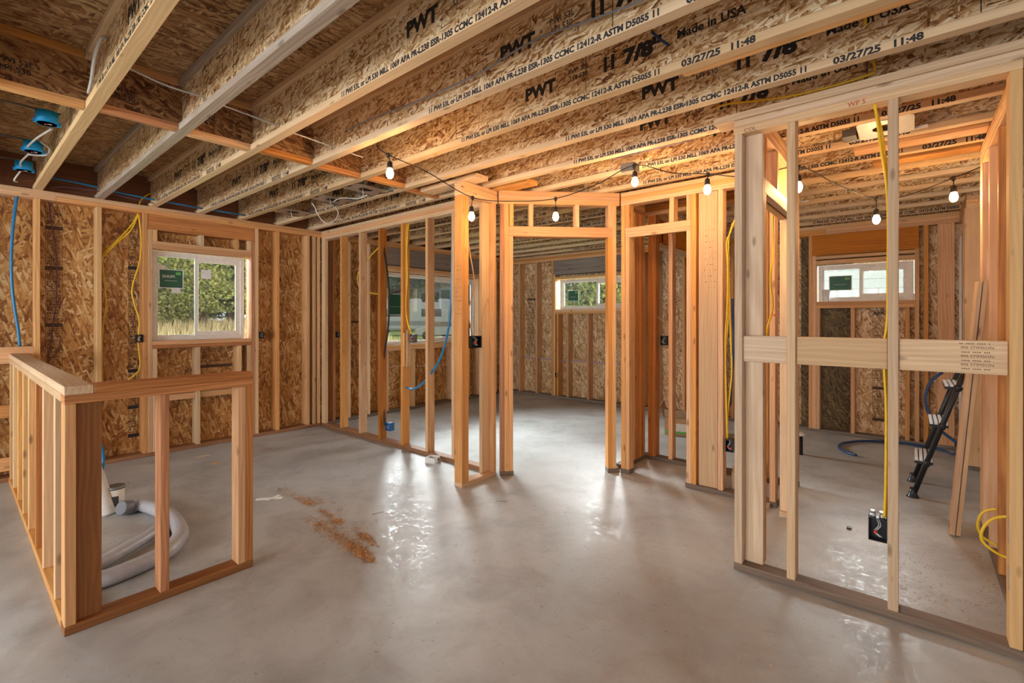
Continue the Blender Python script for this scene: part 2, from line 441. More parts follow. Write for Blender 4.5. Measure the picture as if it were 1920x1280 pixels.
def window(n, root, x0, x1, z0, z1, d0, split, sash_right=True, dirt=True):
    """vinyl slider in a wall's local frame (x along, y depth)"""
    w = D.objects.new('window_%d' % n, None); link(w, None); w['kind'] = 'structure'
    w.location = root.location; w.rotation_euler = root.rotation_euler
    f = .042; y0, y1 = d0, d0 + .055
    bm = bmesh.new()
    for lo, hi in (((x0, y0, z0), (x0 + f, y1, z1)), ((x1 - f, y0, z0), (x1, y1, z1)), ((x0 + f, y0, z0), (x1 - f, y1, z0 + f)), ((x0 + f, y0, z1 - f), (x1 - f, y1, z1))):
        bm_box(bm, lo, hi)
    bmesh.ops.bevel(bm, geom=bm.edges[:], offset=.002, segments=1, affect='EDGES')
    new_obj('window_frame', to_mesh(bm, 'window_frame'), 'vinyl', w)
    for a, b, yy, k in ((x0 + f, split + .02, y0 + .030, .012), (split - .02, x1 - f, y0 + .012, .045)):
        bm = bmesh.new(); za, zb = z0 + f, z1 - f
        kr = .03
        kl = k if k < .03 else kr; kq = kr if k < .03 else k
        for lo, hi in (((a, yy, za), (a + kl, yy + .018, zb)), ((b - kq, yy, za), (b, yy + .018, zb)), ((a + kl, yy, za), (b - kq, yy + .018, za + k)), ((a + kl, yy, zb - k), (b - kq, yy + .018, zb))):
            bm_box(bm, lo, hi)
        new_obj('sash', to_mesh(bm, 'sash'), 'vinyl', w)
        box('glass', (a + .008, yy + .007, za + .006), (b - .008, yy + .011, zb - .006), 'glass', w)
    return w

# --- left exterior wall (along X at y = 5.745, 2x6) -------------------------
YL = 5.745; XB = 6.70
wl = frame('wall_left', None, None, (0, YL), 0, 'structure')
L = Wall(wl, .140, plates=2)
sheet('sheathing', 'y', (-4.2, .140, 0), (XB + .15, .152, H + .302), 'sheath', wl, holes=((1.29, 2.206, 1.135, 2.053), (4.02, 5.90, .975, 2.035), (-3.4, -.4, .3, 2.1)))
for a, b in ((-4.2, 1.9), (1.9, 4.6), (4.6, XB + .14)): 
    L.plate(a, b - .001, H - T, H, 'fir', 'top_plate')
for a, b in ((-4.2, .6), (.6, 3.3), (3.3, XB + .14)):
    L.plate(a, b - .001, H - 2 * T, H - T, 'fir', 'top_plate')
L.sole(-4.2, 3.04, 'brown'); L.sole(3.14, XB, 'treated')
for x, mt in ((.462, 'fir'), (.868, 'spf'), (1.214, 'fir'), (2.250, 'spf'), (2.485, 'fir'), (2.856, 'fir'), (2.935, 'spf'), (2.992, 'fir'), (3.20, 'red'), (3.42, 'spf'), (3.72, 'spf'), (3.94, 'fir'), (5.945, 'fir'), (6.02, 'fir'), (6.35, 'spf'), (6.60, 'fir'),
              (.06, 'spf'), (-.36, 'fir'), (-3.45, 'fir'), (-3.8, 'spf')):
    L.stud(x, mat=mt)
L.stud(1.252, z1=2.241, mat='fir', name='trimmer'); L.stud(2.210, z1=2.241, mat='red', name='trimmer')
L.stud(3.98, z1=2.135, mat='spf', name='trimmer'); L.stud(5.905, z1=2.135, mat='spf', name='trimmer')
# window 1 header group
L.plate(1.252, 2.246, 2.241, H - 2 * T, 'red', 'header', y0=.004)
L.plate(1.29, 2.21, 2.092, 2.130, 'fir', 'head_plate'); L.plate(1.29, 2.21, 2.054, 2.092, 'fir', 'head_plate')
for x in (1.292, 1.70, 2.04, 2.17): L.stud(x, 2.130, 2.241, 'spf', name='cripple')
L.plate(1.29, 2.21, 1.097, 1.135, 'fir', 'sill_plate'); L.plate(1.29, 2.21, 1.059, 1.097, 'red', 'sill_plate')
for x in (1.292, 1.665, 2.07, 2.17): L.stud(x, T, 1.059, 'spf', name='cripple')
# blocking under window 1 and left of it
for z in (.525, .590): L.plate(1.33, 1.665, z, z + .06, 'fir', 'blocking', y0=.02, y1=.058); L.plate(1.703, 2.07, z, z + .06, 'fir', 'blocking', y0=.02, y1=.058)
for z, h in ((.983, .139), (.533, .106), (.092, .11)): L.plate(.10, .462, z, z + h, 'fir', 'blocking', y1=.04)
# window 2 header group
L.plate(3.98, 5.945, 2.135, H - 2 * T, 'greybeam', 'header', y0=.004)
L.plate(4.02, 5.905, 2.085, 2.123, 'fir', 'head_plate'); L.plate(4.02, 5.905, 2.047, 2.085, 'fir', 'head_plate')
L.plate(4.02, 5.905, .935, .973, 'fir', 'sill_plate'); L.plate(4.02, 5.905, .897, .935, 'fir', 'sill_plate')
for x in (4.022, 4.50, 4.86, 5.28, 5.66): L.stud(x, T, .897, 'spf', name='cripple')
window(1, wl, 1.305, 2.165, 1.137, 2.046, .085, 1.70)
window(2, wl, 4.03, 5.895, .975, 2.035, .085, 4.95)
# printed stamps on the sheathing: thin ink strokes in ruled boxes
def stamp(parent, x0, x1, z0, z1, seed, normal='y', off=.1392, mat='inkfade'):
    rr = random.Random(seed); bm = bmesh.new()
    def q(a, b, c, d):
        if normal == 'y': v = [(a, off, c), (b, off, c), (b, off, d), (a, off, d)]
        else: v = [(off, b, c), (off, a, c), (off, a, d), (off, b, d)]
        bm.faces.new([bm.verts.new(p) for p in v])
    z = z1
    while z > z0 + .12:
        h = rr.choice((.16, .22, .30)); zb = max(z0, z - h)
        w = x1 - x0
        for a, b, c, d in ((x0, x1, z - .004, z), (x0, x1, zb, zb + .004), (x0, x0 + .003, zb, z), (x1 - .003, x1, zb, z)): q(a, b, c, d)
        k = z - .014
        while k > zb + .014:
            s = rr.choice((.005, .005, .014, .020)); a = x0 + .010
            while a < x1 - .02:
                l = rr.uniform(.006, .02) if s < .01 else rr.uniform(.004, .010)
                if rr.random() < .8: q(a, min(a + l, x1 - .01), k - s, k)
                a += l + (.004 if s < .01 else .005)
            k -= s + .008
        z = zb - .012
        if rr.random() < .4: q(x0 - .004, x1 + .004, z - .035, z); z -= .047
    return new_obj('printed_stamp', to_mesh(bm, 'printed_stamp'), mat, parent)
stamp(wl, .545, .655, .25, 2.36, 1); stamp(wl, 1.128, 1.205, .10, 2.36, 2, mat='ink'); stamp(wl, 1.72, 2.05, .86, 1.03, 3)
stamp(wl, 3.55, 3.66, .5, 2.3, 4); stamp(wl, 2.895, 2.93, .2, 2.3, 5)

# --- back wall (along Y at x = 6.70) -------------------------------------
wb = frame('wall_back', None, None, (XB, 5.885), -PI / 2, 'structure')   # local x = 5.885 - y
B = Wall(wb, .140)
def by(y): return 5.885 - y
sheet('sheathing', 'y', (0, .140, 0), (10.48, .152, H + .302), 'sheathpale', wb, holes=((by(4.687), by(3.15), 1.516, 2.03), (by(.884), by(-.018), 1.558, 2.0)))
for a, b in ((0, 2.6), (2.6, 5.1), (5.1, 7.6), (7.6, 10.4)):
    for i in range(3): B.plate(a + (.0 if i != 1 else .0), b - .001, H - T * (i + 1), H - T * i, 'fir' if i else 'spf', 'top_plate')
B.sole(.14, 10.4, 'greybeam')
for y, mt in ((5.505, 'fir'), (5.113, 'fir'), (4.765, 'spf'), (3.11, 'spf'), (2.94, 'white'), (2.88, 'white'), (2.50, 'fir'), (2.20, 'spf'), (1.85, 'fir'), (1.45, 'fir'),
              (.960, 'fir'), (-.092, 'fir'), (-.50, 'fir'), (-.95, 'spf'), (-1.4, 'fir'), (-2.2, 'fir'), (-3, 'fir')):
    B.stud(by(y), mat=mt)
B.stud(by(4.725), z1=2.11, mat='spf', name='trimmer'); B.stud(by(3.15), z1=2.11, mat='spf', name='trimmer')
B.stud(by(.922), z1=2.11, mat='fir', name='trimmer'); B.stud(by(-.018), z1=2.11, mat='fir', name='trimmer')
B.plate(by(4.727), by(3.112), 2.11, H - 3 * T, 'greybeam', 'header', y0=.012)
B.plate(by(4.687), by(3.15), 2.034, 2.072, 'spf', 'head_plate')
for z in (1.478, 1.440): B.plate(by(4.687), by(3.15), z, z + T, 'spf', 'sill_plate')
for y in (4.66, 4.457, 4.063, 3.70, 3.40, 3.19): B.stud(by(y), T, 1.440, 'fir', name='cripple')
B.plate(by(.922), by(-.054), 2.11, H - 3 * T, 'red', 'header', y0=.004)
B.plate(by(.884), by(-.018), 2.065, 2.103, 'fir', 'head_plate'); B.plate(by(.884), by(-.018), 2.012, 2.05, 'fir', 'head_plate')
for z in (1.520, 1.482): B.plate(by(.884), by(-.018), z, z + T, 'fir', 'sill_plate')
for y in (.884, .545, .06): B.stud(by(y), T, 1.482, 'fir', name='cripple')
for a, b in ((.845, .546), (.506, .061)): B.plate(by(a), by(b), 1.055, 1.093, 'fir', 'blocking')
for a, b in ((5.113 - T, 4.765), (4.457 - T, 4.063)): B.plate(by(a), by(b), .586, .67, 'white', 'blocking', y0=.10)
B.stud(by(-.202), mat='fir', w=.132, y1=.04, name='corner_board')
sheet('sheathing_patch', 'y', (by(1.06), .1365, 0), (by(.535), .1395, H), 'sheathdark', wb, holes=((by(.884), by(.53), 1.558, 2.0),))
window(3, wb, by(4.632), by(3.20), 1.518, 2.02, .085, by(3.92))
window(4, wb, by(.868), by(-.01), 1.560, 1.992, .085, by(.45))
stamp(wb, by(4.83), by(4.74), .7, 2.3, 11); stamp(wb, by(.35), by(.25), .1, 1.45, 12); stamp(wb, by(2.42), by(2.36), .1, 2.3, 13, mat='ink')
stamp(wb, by(5.4), by(5.2), .7, 1.9, 14); stamp(wb, by(.83), by(.72), .3, 1.4, 15)
g = text_mesh('APA', .055, .002); o = new_obj('printed_stamp', g, 'ink', wb, (by(.345), .1390, 1.40), (PI / 2, 0, 0))

# --- walls behind and beside the camera --------------------------------------
wf = sheet('wall_front', 'x', (-4.2, -4.6, 0), (-4.06, 5.745, H + .302), 'sheath', None, holes=((-3.9, -.6, .05, 2.25), (.6, 5.0, .5, 2.25))); tag(wf, kind='structure')
wr = sheet('wall_right', 'y', (-4.06, -4.6, 0), (6.86, -4.46, H + .302), 'sheath', None, holes=((-3.4, -.4, .05, 2.25), (.6, 3.4, .6, 2.2))); tag(wr, kind='structure')

# --- rim board over the left wall --------------------------------------------
rim = board('rim_board', (-4.2, YL + .10, H), (XB + .14, YL + .138, H + .302), 'x', 'rim')
tag(rim, 'dark reddish-brown rim board closing the joist ends above the left window wall', 'rim board')

# ------------------------------------------------------------------ I-joists
FULL = '11 PWI 53L or LPI 530 MILL 1069'
TM = {}
TM['flange'] = text_mesh('11 PWI 53L or LPI 530 MILL 1069 APA PR-L238 ESR-1305 CCMC 12412-R ASTM D5055 11', .036, .0018, 1.30)
TM['date'] = text_mesh('03/27/25', .040, .0018, .165); TM['time'] = text_mesh('11:48', .040, .0018, .10)
TM['pwt'] = text_mesh('PWT', .090, .005, .21)
TM['lpi'] = text_mesh('PWI 53L\n LPI 530', .038, .0004, .13)
TM['size'] = text_mesh('11', .095, .006, .07); TM['frac'] = text_mesh('7/8"', .095, .006, .19)
TM['made'] = text_mesh('Made in USA', .055, .0016, .29)
for k, y in (('flange', -.015), ('date', -.017), ('time', -.017), ('pwt', -.03), ('lpi', .0), ('size', -.03), ('frac', -.03), ('made', -.018)):
    for v in TM[k].vertices: v.co.y += y if k != 'lpi' else .012
JX = [.487 + .4064 * k for k in range(0, 16)]
START = {0: 3.02, 2: 2.20, 3: 2.01, 4: 2.18, 5: 1.665, 6: 1.867, 7: 1.53, 8: 1.71, 9: 1.35, 10: .33, 11: .51, 12: 1.2, 13: -.01, 14: -.12, 15: .9}
ROT = (PI / 2, 0, -PI / 2)
ordn = ['first', 'second', 'third', 'fourth', 'fifth', 'sixth', 'seventh', 'eighth', 'ninth', 'tenth', 'eleventh', 'twelfth', 'thirteenth', 'fourteenth', 'fifteenth', 'sixteenth']
def joist_meshes(grey):
    return None
def make_joist(k, x, label):
    t = thing('floor_joist', label, 'joist', (x, 0, H), 0, 'parallel I-joists overhead')
    y0, y1 = -4.4, YL + .098
    fm = 'flangegrey' if k == 1 else 'flange'
    bf = board('bottom_flange', (-.0294, y0, 0), (.0294, y1, T), 'y', fm, t, 'grey stained lower flange' if k == 1 else None)
    board('top_flange', (-.0294, y0, .264), (.0294, y1, .302), 'y', fm, t)
    wb_ = sheet('web', 'x', (-.0055, y0, T - .008), (.0055, y1, .264 + .008), 'web', t)
    if k in START:
        for s in (START[k] - 3.35, START[k], START[k] + 3.35):
            if s < -.9 or s > 5.9: continue
            if k in (12,) and s < 2: continue
            fx = -.0294 - .0004
            def pt(nm, key, y, z, fx):
                under(new_obj(nm, TM[key], 'ink', t, (fx, y, z), ROT), bf if fx < -.02 else wb_)
            if s < 5.6:
                if s - 1.28 > -.6: pt('flange_lettering', 'flange', min(s, 5.6), .020, fx)
                if s - 1.40 > -.3: pt('date_lettering', 'date', s - 1.40, .019, fx); pt('date_lettering', 'time', s - 1.60, .019, fx)
            p = s - .5
            if p < 5.5 and p > -.4: pt('web_lettering', 'pwt', p, .155, -.0059)
            if -.2 < p - .29 < 5.4: pt('web_lettering', 'lpi', p - .29, .165, -.0059)
            if .1 < p - .49 < 5.2: pt('web_lettering', 'size', p - .49, .155, -.0059); pt('web_lettering', 'frac', p - .61, .155, -.0059)
            if .1 < p - .87 < 5.2: pt('web_lettering', 'made', p - .87, .165, -.0059)
    # factory web splices, dark seams
    for y in (-.2 + .37 * (k % 5), 2.25 + .27 * (k % 4), 4.6 - .3 * (k % 3)):
        under(box('web_seam', (-.0062, y, T), (-.0056, y + .0035, .264), 'ink', t), wb_)
    return t
for k, x in enumerate(JX):
    if k == 0: lb = 'timber I-joist at far upper left carrying the three blue round boxes'
    elif k == 1: lb = 'I-joist with grey stained unprinted lower flange, next right of the blue-box joist'
    else: lb = '%s I-joist from the left, counting the blue-box joist as first' % ordn[k]
    make_joist(k, x, lb)
for n, x in enumerate((.0806, -.3258, -.7322, -1.1386, -1.545)):
    make_joist(99, x, '%s I-joist beyond the photo edge left of the blue-box joist' % ordn[n])

# blocking panels between the joists
def block(i, xa, xb, y, label):
    t = thing('joist_blocking', label, 'blocking', ((xa + xb) / 2, y, H), 0, 'row of I-joist blocking panels')
    h = (xb - xa) / 2 - .008
    board('bottom_flange', (-h + .022, -.0294, 0), (h - .022, .0294, T), 'x', 'fir' if i in (0, 2, 5) else 'red', t)
    board('top_flange', (-h + .022, -.0294, .264), (h - .022, .0294, .302), 'x', 'fir', t)
    sheet('web', 'y', (-h, -.0055, T - .008), (h, .0055, .272), 'webredshade', t)
    new_obj('web_lettering', TM['lpi'], 'ink', t, (-h + .05, -.0060, .12), (PI / 2, 0, 0))
    return t
xs = [.0806] + JX
for i in range(7):
    lb = ('blocking panel left of the blue-box joist, reaching the photo edge' if i == 0 else
          'blocking panel between the %s and %s joists counted from the blue boxes' % (ordn[i - 1], ordn[i]))
    block(i, xs[i] , xs[i + 1], 3.35 - (.03 if i % 2 else 0), lb)
for i, (xa, xb, y) in enumerate(((JX[4], JX[5], 3.32),)):
    pass

o = board('nailer_strip', (JX[4] + .030, -2.4, H + .0005), (JX[4] + .068, .80, H + T), 'y', 'fir'); tag(o, 'long tan nailer strip fixed along the fifth I-joist at top right', 'board')
# ------------------------------------------------------------------ interior partitions
# P1: studs with the hanging blue tube
p1 = frame('stud_partition', 'long open stud wall running back to the corner, blue tube hanging through it', 'stud wall', (3.045, YL), -PI / 2)
W = Wall(p1, .089)
def py(y): return YL - y
W.plate(py(5.745) + .002, py(2.84), H - T, H, 'spf', 'top_plate'); W.plate(.002, py(2.84), H - 2 * T, H - T, 'fir', 'top_plate'); W.plate(.002, py(2.84), H - 3 * T, H - 2 * T, 'spf', 'top_plate')
W.sole(.002, py(2.84), 'brown')
W.stud(.004, mat='spf', w=.08, y1=.045, name='corner_stud', label='pale flat corner stud')
for y, mt in ((5.300, 'fir'), (4.893, 'fir'), (4.508, 'red'), (4.100, 'fir'), (3.700, 'fir'), (3.320, 'spf'), (2.905, 'spf')): W.stud(py(y), mat=mt)

# return wall at the doorway corner
p2 = frame('stud_partition', 'short two-stud return wall with pencilled notes beside the doorway', 'stud wall', (2.640, 2.755), 0)
W = Wall(p2, .089)
W.tops(0, .43, ('fir', 'fir', 'spf')); W.sole(0, .40, 'fir')
W.stud(.002, mat='fir', label='pale face with pencilled notes'); W.stud(.040, mat='fir')
W.stud(.29, mat='spf', w=.089, y0=.051, y1=.089, name='stud'); W.stud(.372, mat='fir', w=T)
g = bmesh.new(); rr = random.Random(5)
for row in range(12):
    z = 1.78 - row * .035; a = .006
    if row in (2, 9): continue
    while a < .075:
        l = rr.uniform(.005, .014)
        if rr.random() < .75:
            v = [(-.0006, .089 - a, z), (-.0006, .089 - a - l, z + rr.uniform(-.004, .006)), (-.0006, .089 - a - l, z + .003 + rr.uniform(0, .006)), (-.0006, .089 - a, z + .002)]
            g.faces.new([g.verts.new(p) for p in v])
        a += l + .004
new_obj('pencil_notes', to_mesh(g, 'pencil_notes'), 'pencil', p2)

# diagonal door wall
DX, DY = 3.04, 2.745
p3 = frame('door_partition', 'diagonal stud wall framing the middle doorway', 'stud wall', (DX, DY), -PI / 4)
W = Wall(p3, .089)
W.tops(.02, 1.09, ('fir', 'fir', 'spf'))
W.plate(.03, .15, 0, T, 'treated', 'sole_plate'); W.plate(.985, 1.09, 0, T, 'treated', 'sole_plate')
W.stud(.032, mat='red'); W.stud(.070, mat='fir'); W.stud(.108, z1=2.072, mat='fir', name='trimmer')
W.stud(1.022, mat='fir'); W.stud(.985, z1=2.072, mat='fir', name='trimmer')
W.plate(.108, 1.040, 2.072, 2.160, 'fir', 'header', y1=T); W.plate(.108, 1.022, 2.072, 2.160, 'red', 'header', y0=.051)
for x in (.112, .285, .69, .985): W.stud(x, 2.160, mat='fir', name='cripple')

# W2: wall with the narrow doorway
p4 = frame('door_partition', 'stud wall framing the narrow doorway right of the diagonal wall', 'stud wall', (3.82, 1.970), -PI / 2)
W = Wall(p4, .089)
def wy(y): return 1.970 - y
W.tops(0, wy(.742), ('spf', 'fir', 'fir'))
W.plate(0, wy(1.885), 0, T, 'treated', 'sole_plate'); W.plate(wy(1.400), wy(.742), 0, T, 'treated', 'sole_plate')
W.stud(wy(1.966), mat='fir'); W.stud(wy(1.926), z1=2.066, mat='fir', name='trimmer')
W.stud(wy(1.926), z0=2.152, mat='fir', name='cripple')
W.stud(wy(1.390), z1=2.066, mat='fir', name='trimmer'); W.stud(wy(1.352), mat='fir'); W.stud(wy(1.390), z0=2.152, mat='fir', name='cripple')
W.plate(wy(1.926), wy(1.352), 2.066, 2.152, 'fir', 'header', y1=T)
W.stud(wy(1.530), z0=2.152, mat='fir', name='cripple')
W.stud(wy(1.300), mat='white', w=.145, y0=.020, y1=.058, name='wide_stud', label='wide pale board set flat')
W.stud(wy(1.148), mat='fir'); W.stud(wy(.79), mat='fir', w=T)
# pencil sketch lines on the wide board
g = bmesh.new(); rr = random.Random(9)
for row in range(11):
    z = 2.05 - row * .045; a = wy(1.25)
    for j in range(5):
        if rr.random() < .5:
            l = rr.uniform(.006, .016)
            g.faces.new([g.verts.new(p) for p in ((a, .0195, z), (a + l, .0195, z + rr.uniform(-.003, .006)), (a + l, .0195, z + .005), (a, .0195, z + .003))])
        a += .017
g.faces.new([g.verts.new(p) for p in ((wy(1.27), .0195, 1.70), (wy(1.268), .0195, 1.70), (wy(1.20), .0195, 1.86), (wy(1.202), .0195, 1.86))])
new_obj('pencil_notes', to_mesh(g, 'pencil_notes'), 'pencil', p4)

# closet walls behind W2
p5 = frame('stud_partition', 'side wall of the narrow closet, a dense pack of orange studs', 'stud wall', (3.912, 1.985), 0)
W = Wall(p5, .089)
W.tops(0, .446, ('fir', 'fir', 'red')); W.sole(0, .446)
for x, mt in ((.19, 'spf'), (.245, 'red'), (.284, 'red'), (.324, 'fir'), (.362, 'red'), (.405, 'red')): W.stud(x, mat=mt)
p6 = frame('stud_partition', 'rear wall of the narrow closet behind the doorway, one stud mid-opening', 'stud wall', (4.36, 2.074), -PI / 2)
W = Wall(p6, .089)
W.tops(0, 2.074 - .70, ('red', 'red', 'fir')); W.sole(0, 2.074 - .70)
for y, mt in ((2.07, 'red'), (1.957, 'red'), (1.918, 'red'), (1.756, 'fir'), (1.35, 'fir'), (.95, 'fir'), (.74, 'fir')): W.stud(2.074 - y, mat=mt)
p7 = frame('door_partition', 'far header wall with pale trim seen through the narrow doorway', 'stud wall', (4.60, 1.93), 0)
W = Wall(p7, .089)
W.tops(0, 2.09, ('fir', 'fir', 'fir'))
W.plate(.0, 2.09, 2.12, H - 3 * T, 'red', 'header'); W.plate(.0, 2.09, 2.075, 2.113, 'white', 'head_plate')
W.stud(.02, z0=2.113, z1=H - 3 * T, mat='fir', name='cripple'); W.stud(2.05, z1=2.075, mat='fir', name='trimmer')

# D: short wall with a header joining the right-hand stub wall
p8 = frame('door_partition', 'side doorway framing tying the near right stud wall to the wall behind it', 'stud wall', (2.805, .611), 0)
W = Wall(p8, .089)
W.tops(.03, 1.015, ('spf', 'fir', 'fir'))
W.stud(0, mat='white', label='weathered pale stud set flat', name='wide_stud'); W.stud(T + .001, z1=2.040, mat='fir', name='trimmer')
W.plate(.039, .925, 2.040, 2.122, 'white', 'header', y1=T); W.plate(.039, .925, 2.040, 2.122, 'spf', 'header', y0=.051)
W.stud(.055, 2.122, mat='red', name='cripple'); W.stud(.35, 2.122, mat='fir', name='cripple'); W.stud(.75, 2.122, mat='fir', name='cripple')
W.stud(.887, z1=2.040, mat='spf', name='trimmer'); W.stud(.926, mat='spf'); W.stud(.970, mat='white', w=T)
W.plate(.86, 1.012, 0, T, 'white', 'sole_plate')

# S: near right stub wall with the flat backing board
p9 = frame('stud_partition', 'nearest open stud wall at right with flat board across it and black outlet box', 'stud wall', (2.745, .742), -PI / 2)
W = Wall(p9, .089)
def sy(y): return .742 - y
board('top_plate', (-.10, -.012, H - T), (2.4, .128, H), 'x', 'white', p9, 'wide top plate overhanging at its left end')
W.plate(.0, 2.4, H - 2 * T, H - T, 'white', 'top_plate'); W.plate(0, 1.079, H - 3 * T, H - 2 * T, 'white', 'top_plate'); W.plate(1.081, 2.4, H - 3 * T, H - 2 * T, 'spf', 'top_plate')
W.sole(0, 2.4)
W.stud(.004, mat='white'); W.stud(sy(.489), mat='white'); W.stud(sy(.086), mat='white')
W.stud(sy(-.298), mat='spf', label='pale end stud with two steel nail plates'); W.stud(sy(-.345), mat='fir'); W.stud(sy(-.75), mat='fir'); W.stud(sy(-1.15), mat='spf')
for a, b in ((.700, .490), (.450, .087), (.047, -.297)):
    W.plate(sy(a), sy(b), 1.127, 1.267, 'white', 'backing_board', y0=.019, y1=.057)
g = bmesh.new()
st = new_obj('mill_stamp', text_mesh('406 STIMSON', .015, .0, .10), 'inkfade', p9, (sy(-.155), .0186, 1.232), (PI / 2, 0, 0))
for z in (1.196, 1.160): new_obj('mill_stamp', st.data, 'inkfade', p9, (sy(-.155), .0186, z), (PI / 2, 0, 0))
bm = bmesh.new()
for z in (1.215, 1.180, 1.145, 1.251):
    for i in range(14):
        for dz in (0, .007):
            if (i * 7 + int(z * 1000)) % 5 and dz == 0: bm.faces.new([bm.verts.new(p) for p in ((sy(-.152) + i * .0068, .0186, z + dz), (sy(-.152) + i * .0068 + .0045, .0186, z + dz), (sy(-.152) + i * .0068 + .0045, .0186, z + dz + .004), (sy(-.152) + i * .0068, .0186, z + dz + .004))])
new_obj('mill_stamp', to_mesh(bm, 'mill_stamp'), 'inkfade', p9)
new_obj('crayon_mark', text_mesh('WP 5', .03, .0002), 'inkred', p9, (sy(.235), -.0006, H - 3 * T + .007), (PI / 2, 0, 0))
new_obj('ink_mark', text_mesh('COL', .03, .0002), 'pencil', p9, (sy(.69), -.0006, H - 3 * T + .002), (PI / 2, 0, 0))
for z in (.452, .262): box('nail_plate', (sy(-.298) - .0016, .012, z), (sy(-.298) - .0002, .030, z + .095), 'steel', p9)

# R: right side wall behind the stub wall
p10 = frame('stud_partition', 'right-hand stud wall running back behind the nearest studs, brightly lit by the last bulb', 'stud wall', (2.836, -.429), 0)
W = Wall(p10, .089)
W.tops(.0, 1.53, ('fir', 'spf', 'fir')); W.sole(0, 1.53)
for x, mt in ((.66, 'red'), (1.04, 'spf'), (1.42, 'fir'), (1.49, 'spf'), (.30, 'red')): W.stud(x, mat=mt)
W.stud(.80, mat='fir', w=.22, y0=.0, y1=.02, name='wide_stud')
p11 = frame('plywood_corner', 'pale plywood-faced corner at the far right beside the ladder', 'stud wall', (5.90, -.49), 0)
W = Wall(p11, .12)
W.tops(0, .79, ('fir', 'fir', 'fir')); W.sole(0, .79)
W.stud(0, mat='spf', w=.02, y1=.132, name='plywood_face'); W.stud(.03, mat='fir', y1=.132); W.stud(.40, mat='fir')
tubes('drain_pipe', [[(6.60, -.372, .0), (6.60, -.372, 2.2)]], .012, 'vinyl')
tag(D.objects['drain_pipe'], 'thin white vertical pipe in the far right corner', 'pipe')

# backer boards lying over the partitions
for nm, lo, hi, mt, lb in (
    ('backer_board', (2.66, 2.615, H - T + .0385), (2.80, 3.30, H + T), 'spf', 'pale backer board above the post with pencilled notes'),
    ('backer_board', (3.02, 2.39, H - T + .0385), (3.16, 3.02, H + T), 'fir', 'backer board above the left end of the diagonal wall'),
    ('backer_board', (3.86, -.34, H + .0005), (3.99, .30, H + T), 'fir', 'short backer board between far joists at upper right'),
    ('backer_board', (4.27, -.34, H + .0005), (4.40, .22, H + T), 'fir', 'backer board one bay beyond the upper right one')):
    o = board(nm, lo, hi, 'y', mt); tag(o, lb, 'board', 'backer boards between joists')

# ------------------------------------------------------------------ knee walls
k1 = frame('knee_wall', 'low L-shaped stud wall in the left foreground, stair or counter framing', 'knee wall', (.312, 2.762), 0)
Hk = 1.067
# short leg along X
board('top_plate', (.098, 0, Hk - T), (.760, .094, Hk), 'x', 'red', k1)
board('top_plate', (0, 0, Hk - 2 * T), (.760, .094, Hk - T - .0005), 'x', 'red', k1)
board('sole_plate', (0, 0, 0), (.760, .094, T), 'x', 'brown', k1)
board('stud', (.001, .001, T), (.039, .090, Hk - 2 * T), 'z', 'fir', k1)
board('wide_stud', (.040, .030, T), (.128, .068, Hk - 2 * T), 'z', 'brown', k1, 'dark orange wide corner stud')
board('stud', (.338, .002, T), (.376, .091, Hk - 2 * T), 'z', 'red', k1)
board('stud', (.683, .002, T), (.721, .091, Hk - 2 * T), 'z', 'fir', k1); board('stud', (.7215, .002, T), (.7595, .091, Hk - 2 * T), 'z', 'red', k1)
# long leg along Y
board('top_plate', (0, .001, Hk - T), (.097, 2.98, Hk), 'y', 'white', k1); board('top_plate', (0, .095, Hk - 2 * T), (.094, 2.98, Hk - T - .0005), 'y', 'white', k1)
board('sole_plate', (0, .095, 0), (.094, 2.98, T), 'y', 'fir', k1)
for y, mt in ((3.07, 'spf'), (3.50, 'spf'), (3.84, 'red'), (4.22, 'fir'), (4.58, 'spf'), (4.96, 'fir'), (5.35, 'spf'), (5.66, 'spf')):
    board('stud', (.003, y - 2.762, T), (.092, y - 2.762 + T, Hk - 2 * T), 'z', mt, k1)
# ------------------------------------------------------------------ electrical boxes
def open_box(name, label, loc, w, h, d, rz, mat, group='electrical boxes on the studs', wires='wr', cat='electrical box', top=None):
    """box open towards its local -Y"""
    t = thing(name, label, cat, loc, rz, group)
    k = .003; bm = bmesh.new()
    for lo, hi in (((-w / 2, 0, -h / 2), (-w / 2 + k, d, h / 2)), ((w / 2 - k, 0, -h / 2), (w / 2, d, h / 2)), ((-w / 2, 0, h / 2 - k), (w / 2, d, h / 2)), ((-w / 2, 0, -h / 2), (w / 2, d, -h / 2 + k)), ((-w / 2, d - k, -h / 2), (w / 2, d, h / 2))):
        bm_box(bm, lo, hi)
    new_obj('box_shell', to_mesh(bm, 'box_shell'), mat, t)
    rr = random.Random(hash(label) % 1000 if False else len(label))
    if 'w' in wires:
        for i in range(2):
            s = rr.uniform(-.2, .2) * w
            tube('wire', [(s, d * .6, h * .42), (s + .15 * w, d * .15, h * .2), (s - .1 * w, .004, -h * .1), (s + .22 * w, .006, -h * .3)], .0018, 'whitewire', t, 5)
    if 'r' in wires:
        lathe('wire_nut', [(.004, 0), (.0075, .006), (.006, .02), (.003, .024)], 'redcap', t, (-.12 * w, .008, -h * .08), 8, (PI / 2, .5, 0))
    if 'R' in wires:
        lathe('wire_nut', [(.004, 0), (.0075, .006), (.006, .02), (.003, .024)], 'redcap', t, (.22 * w, .010, -h * .2), 8, (PI / 2, -.5, 0))
    if 'c' in wires:
        for s in (-.27, .24):
            lathe('cable_clamp', [(.012, 0), (.012, .008), (.009, .010), (.009, .020), (.012, .022), (.010, .028)], 'steel', t, (s * w, d * .5, h / 2), 12)
    return t
XM = -PI / 2
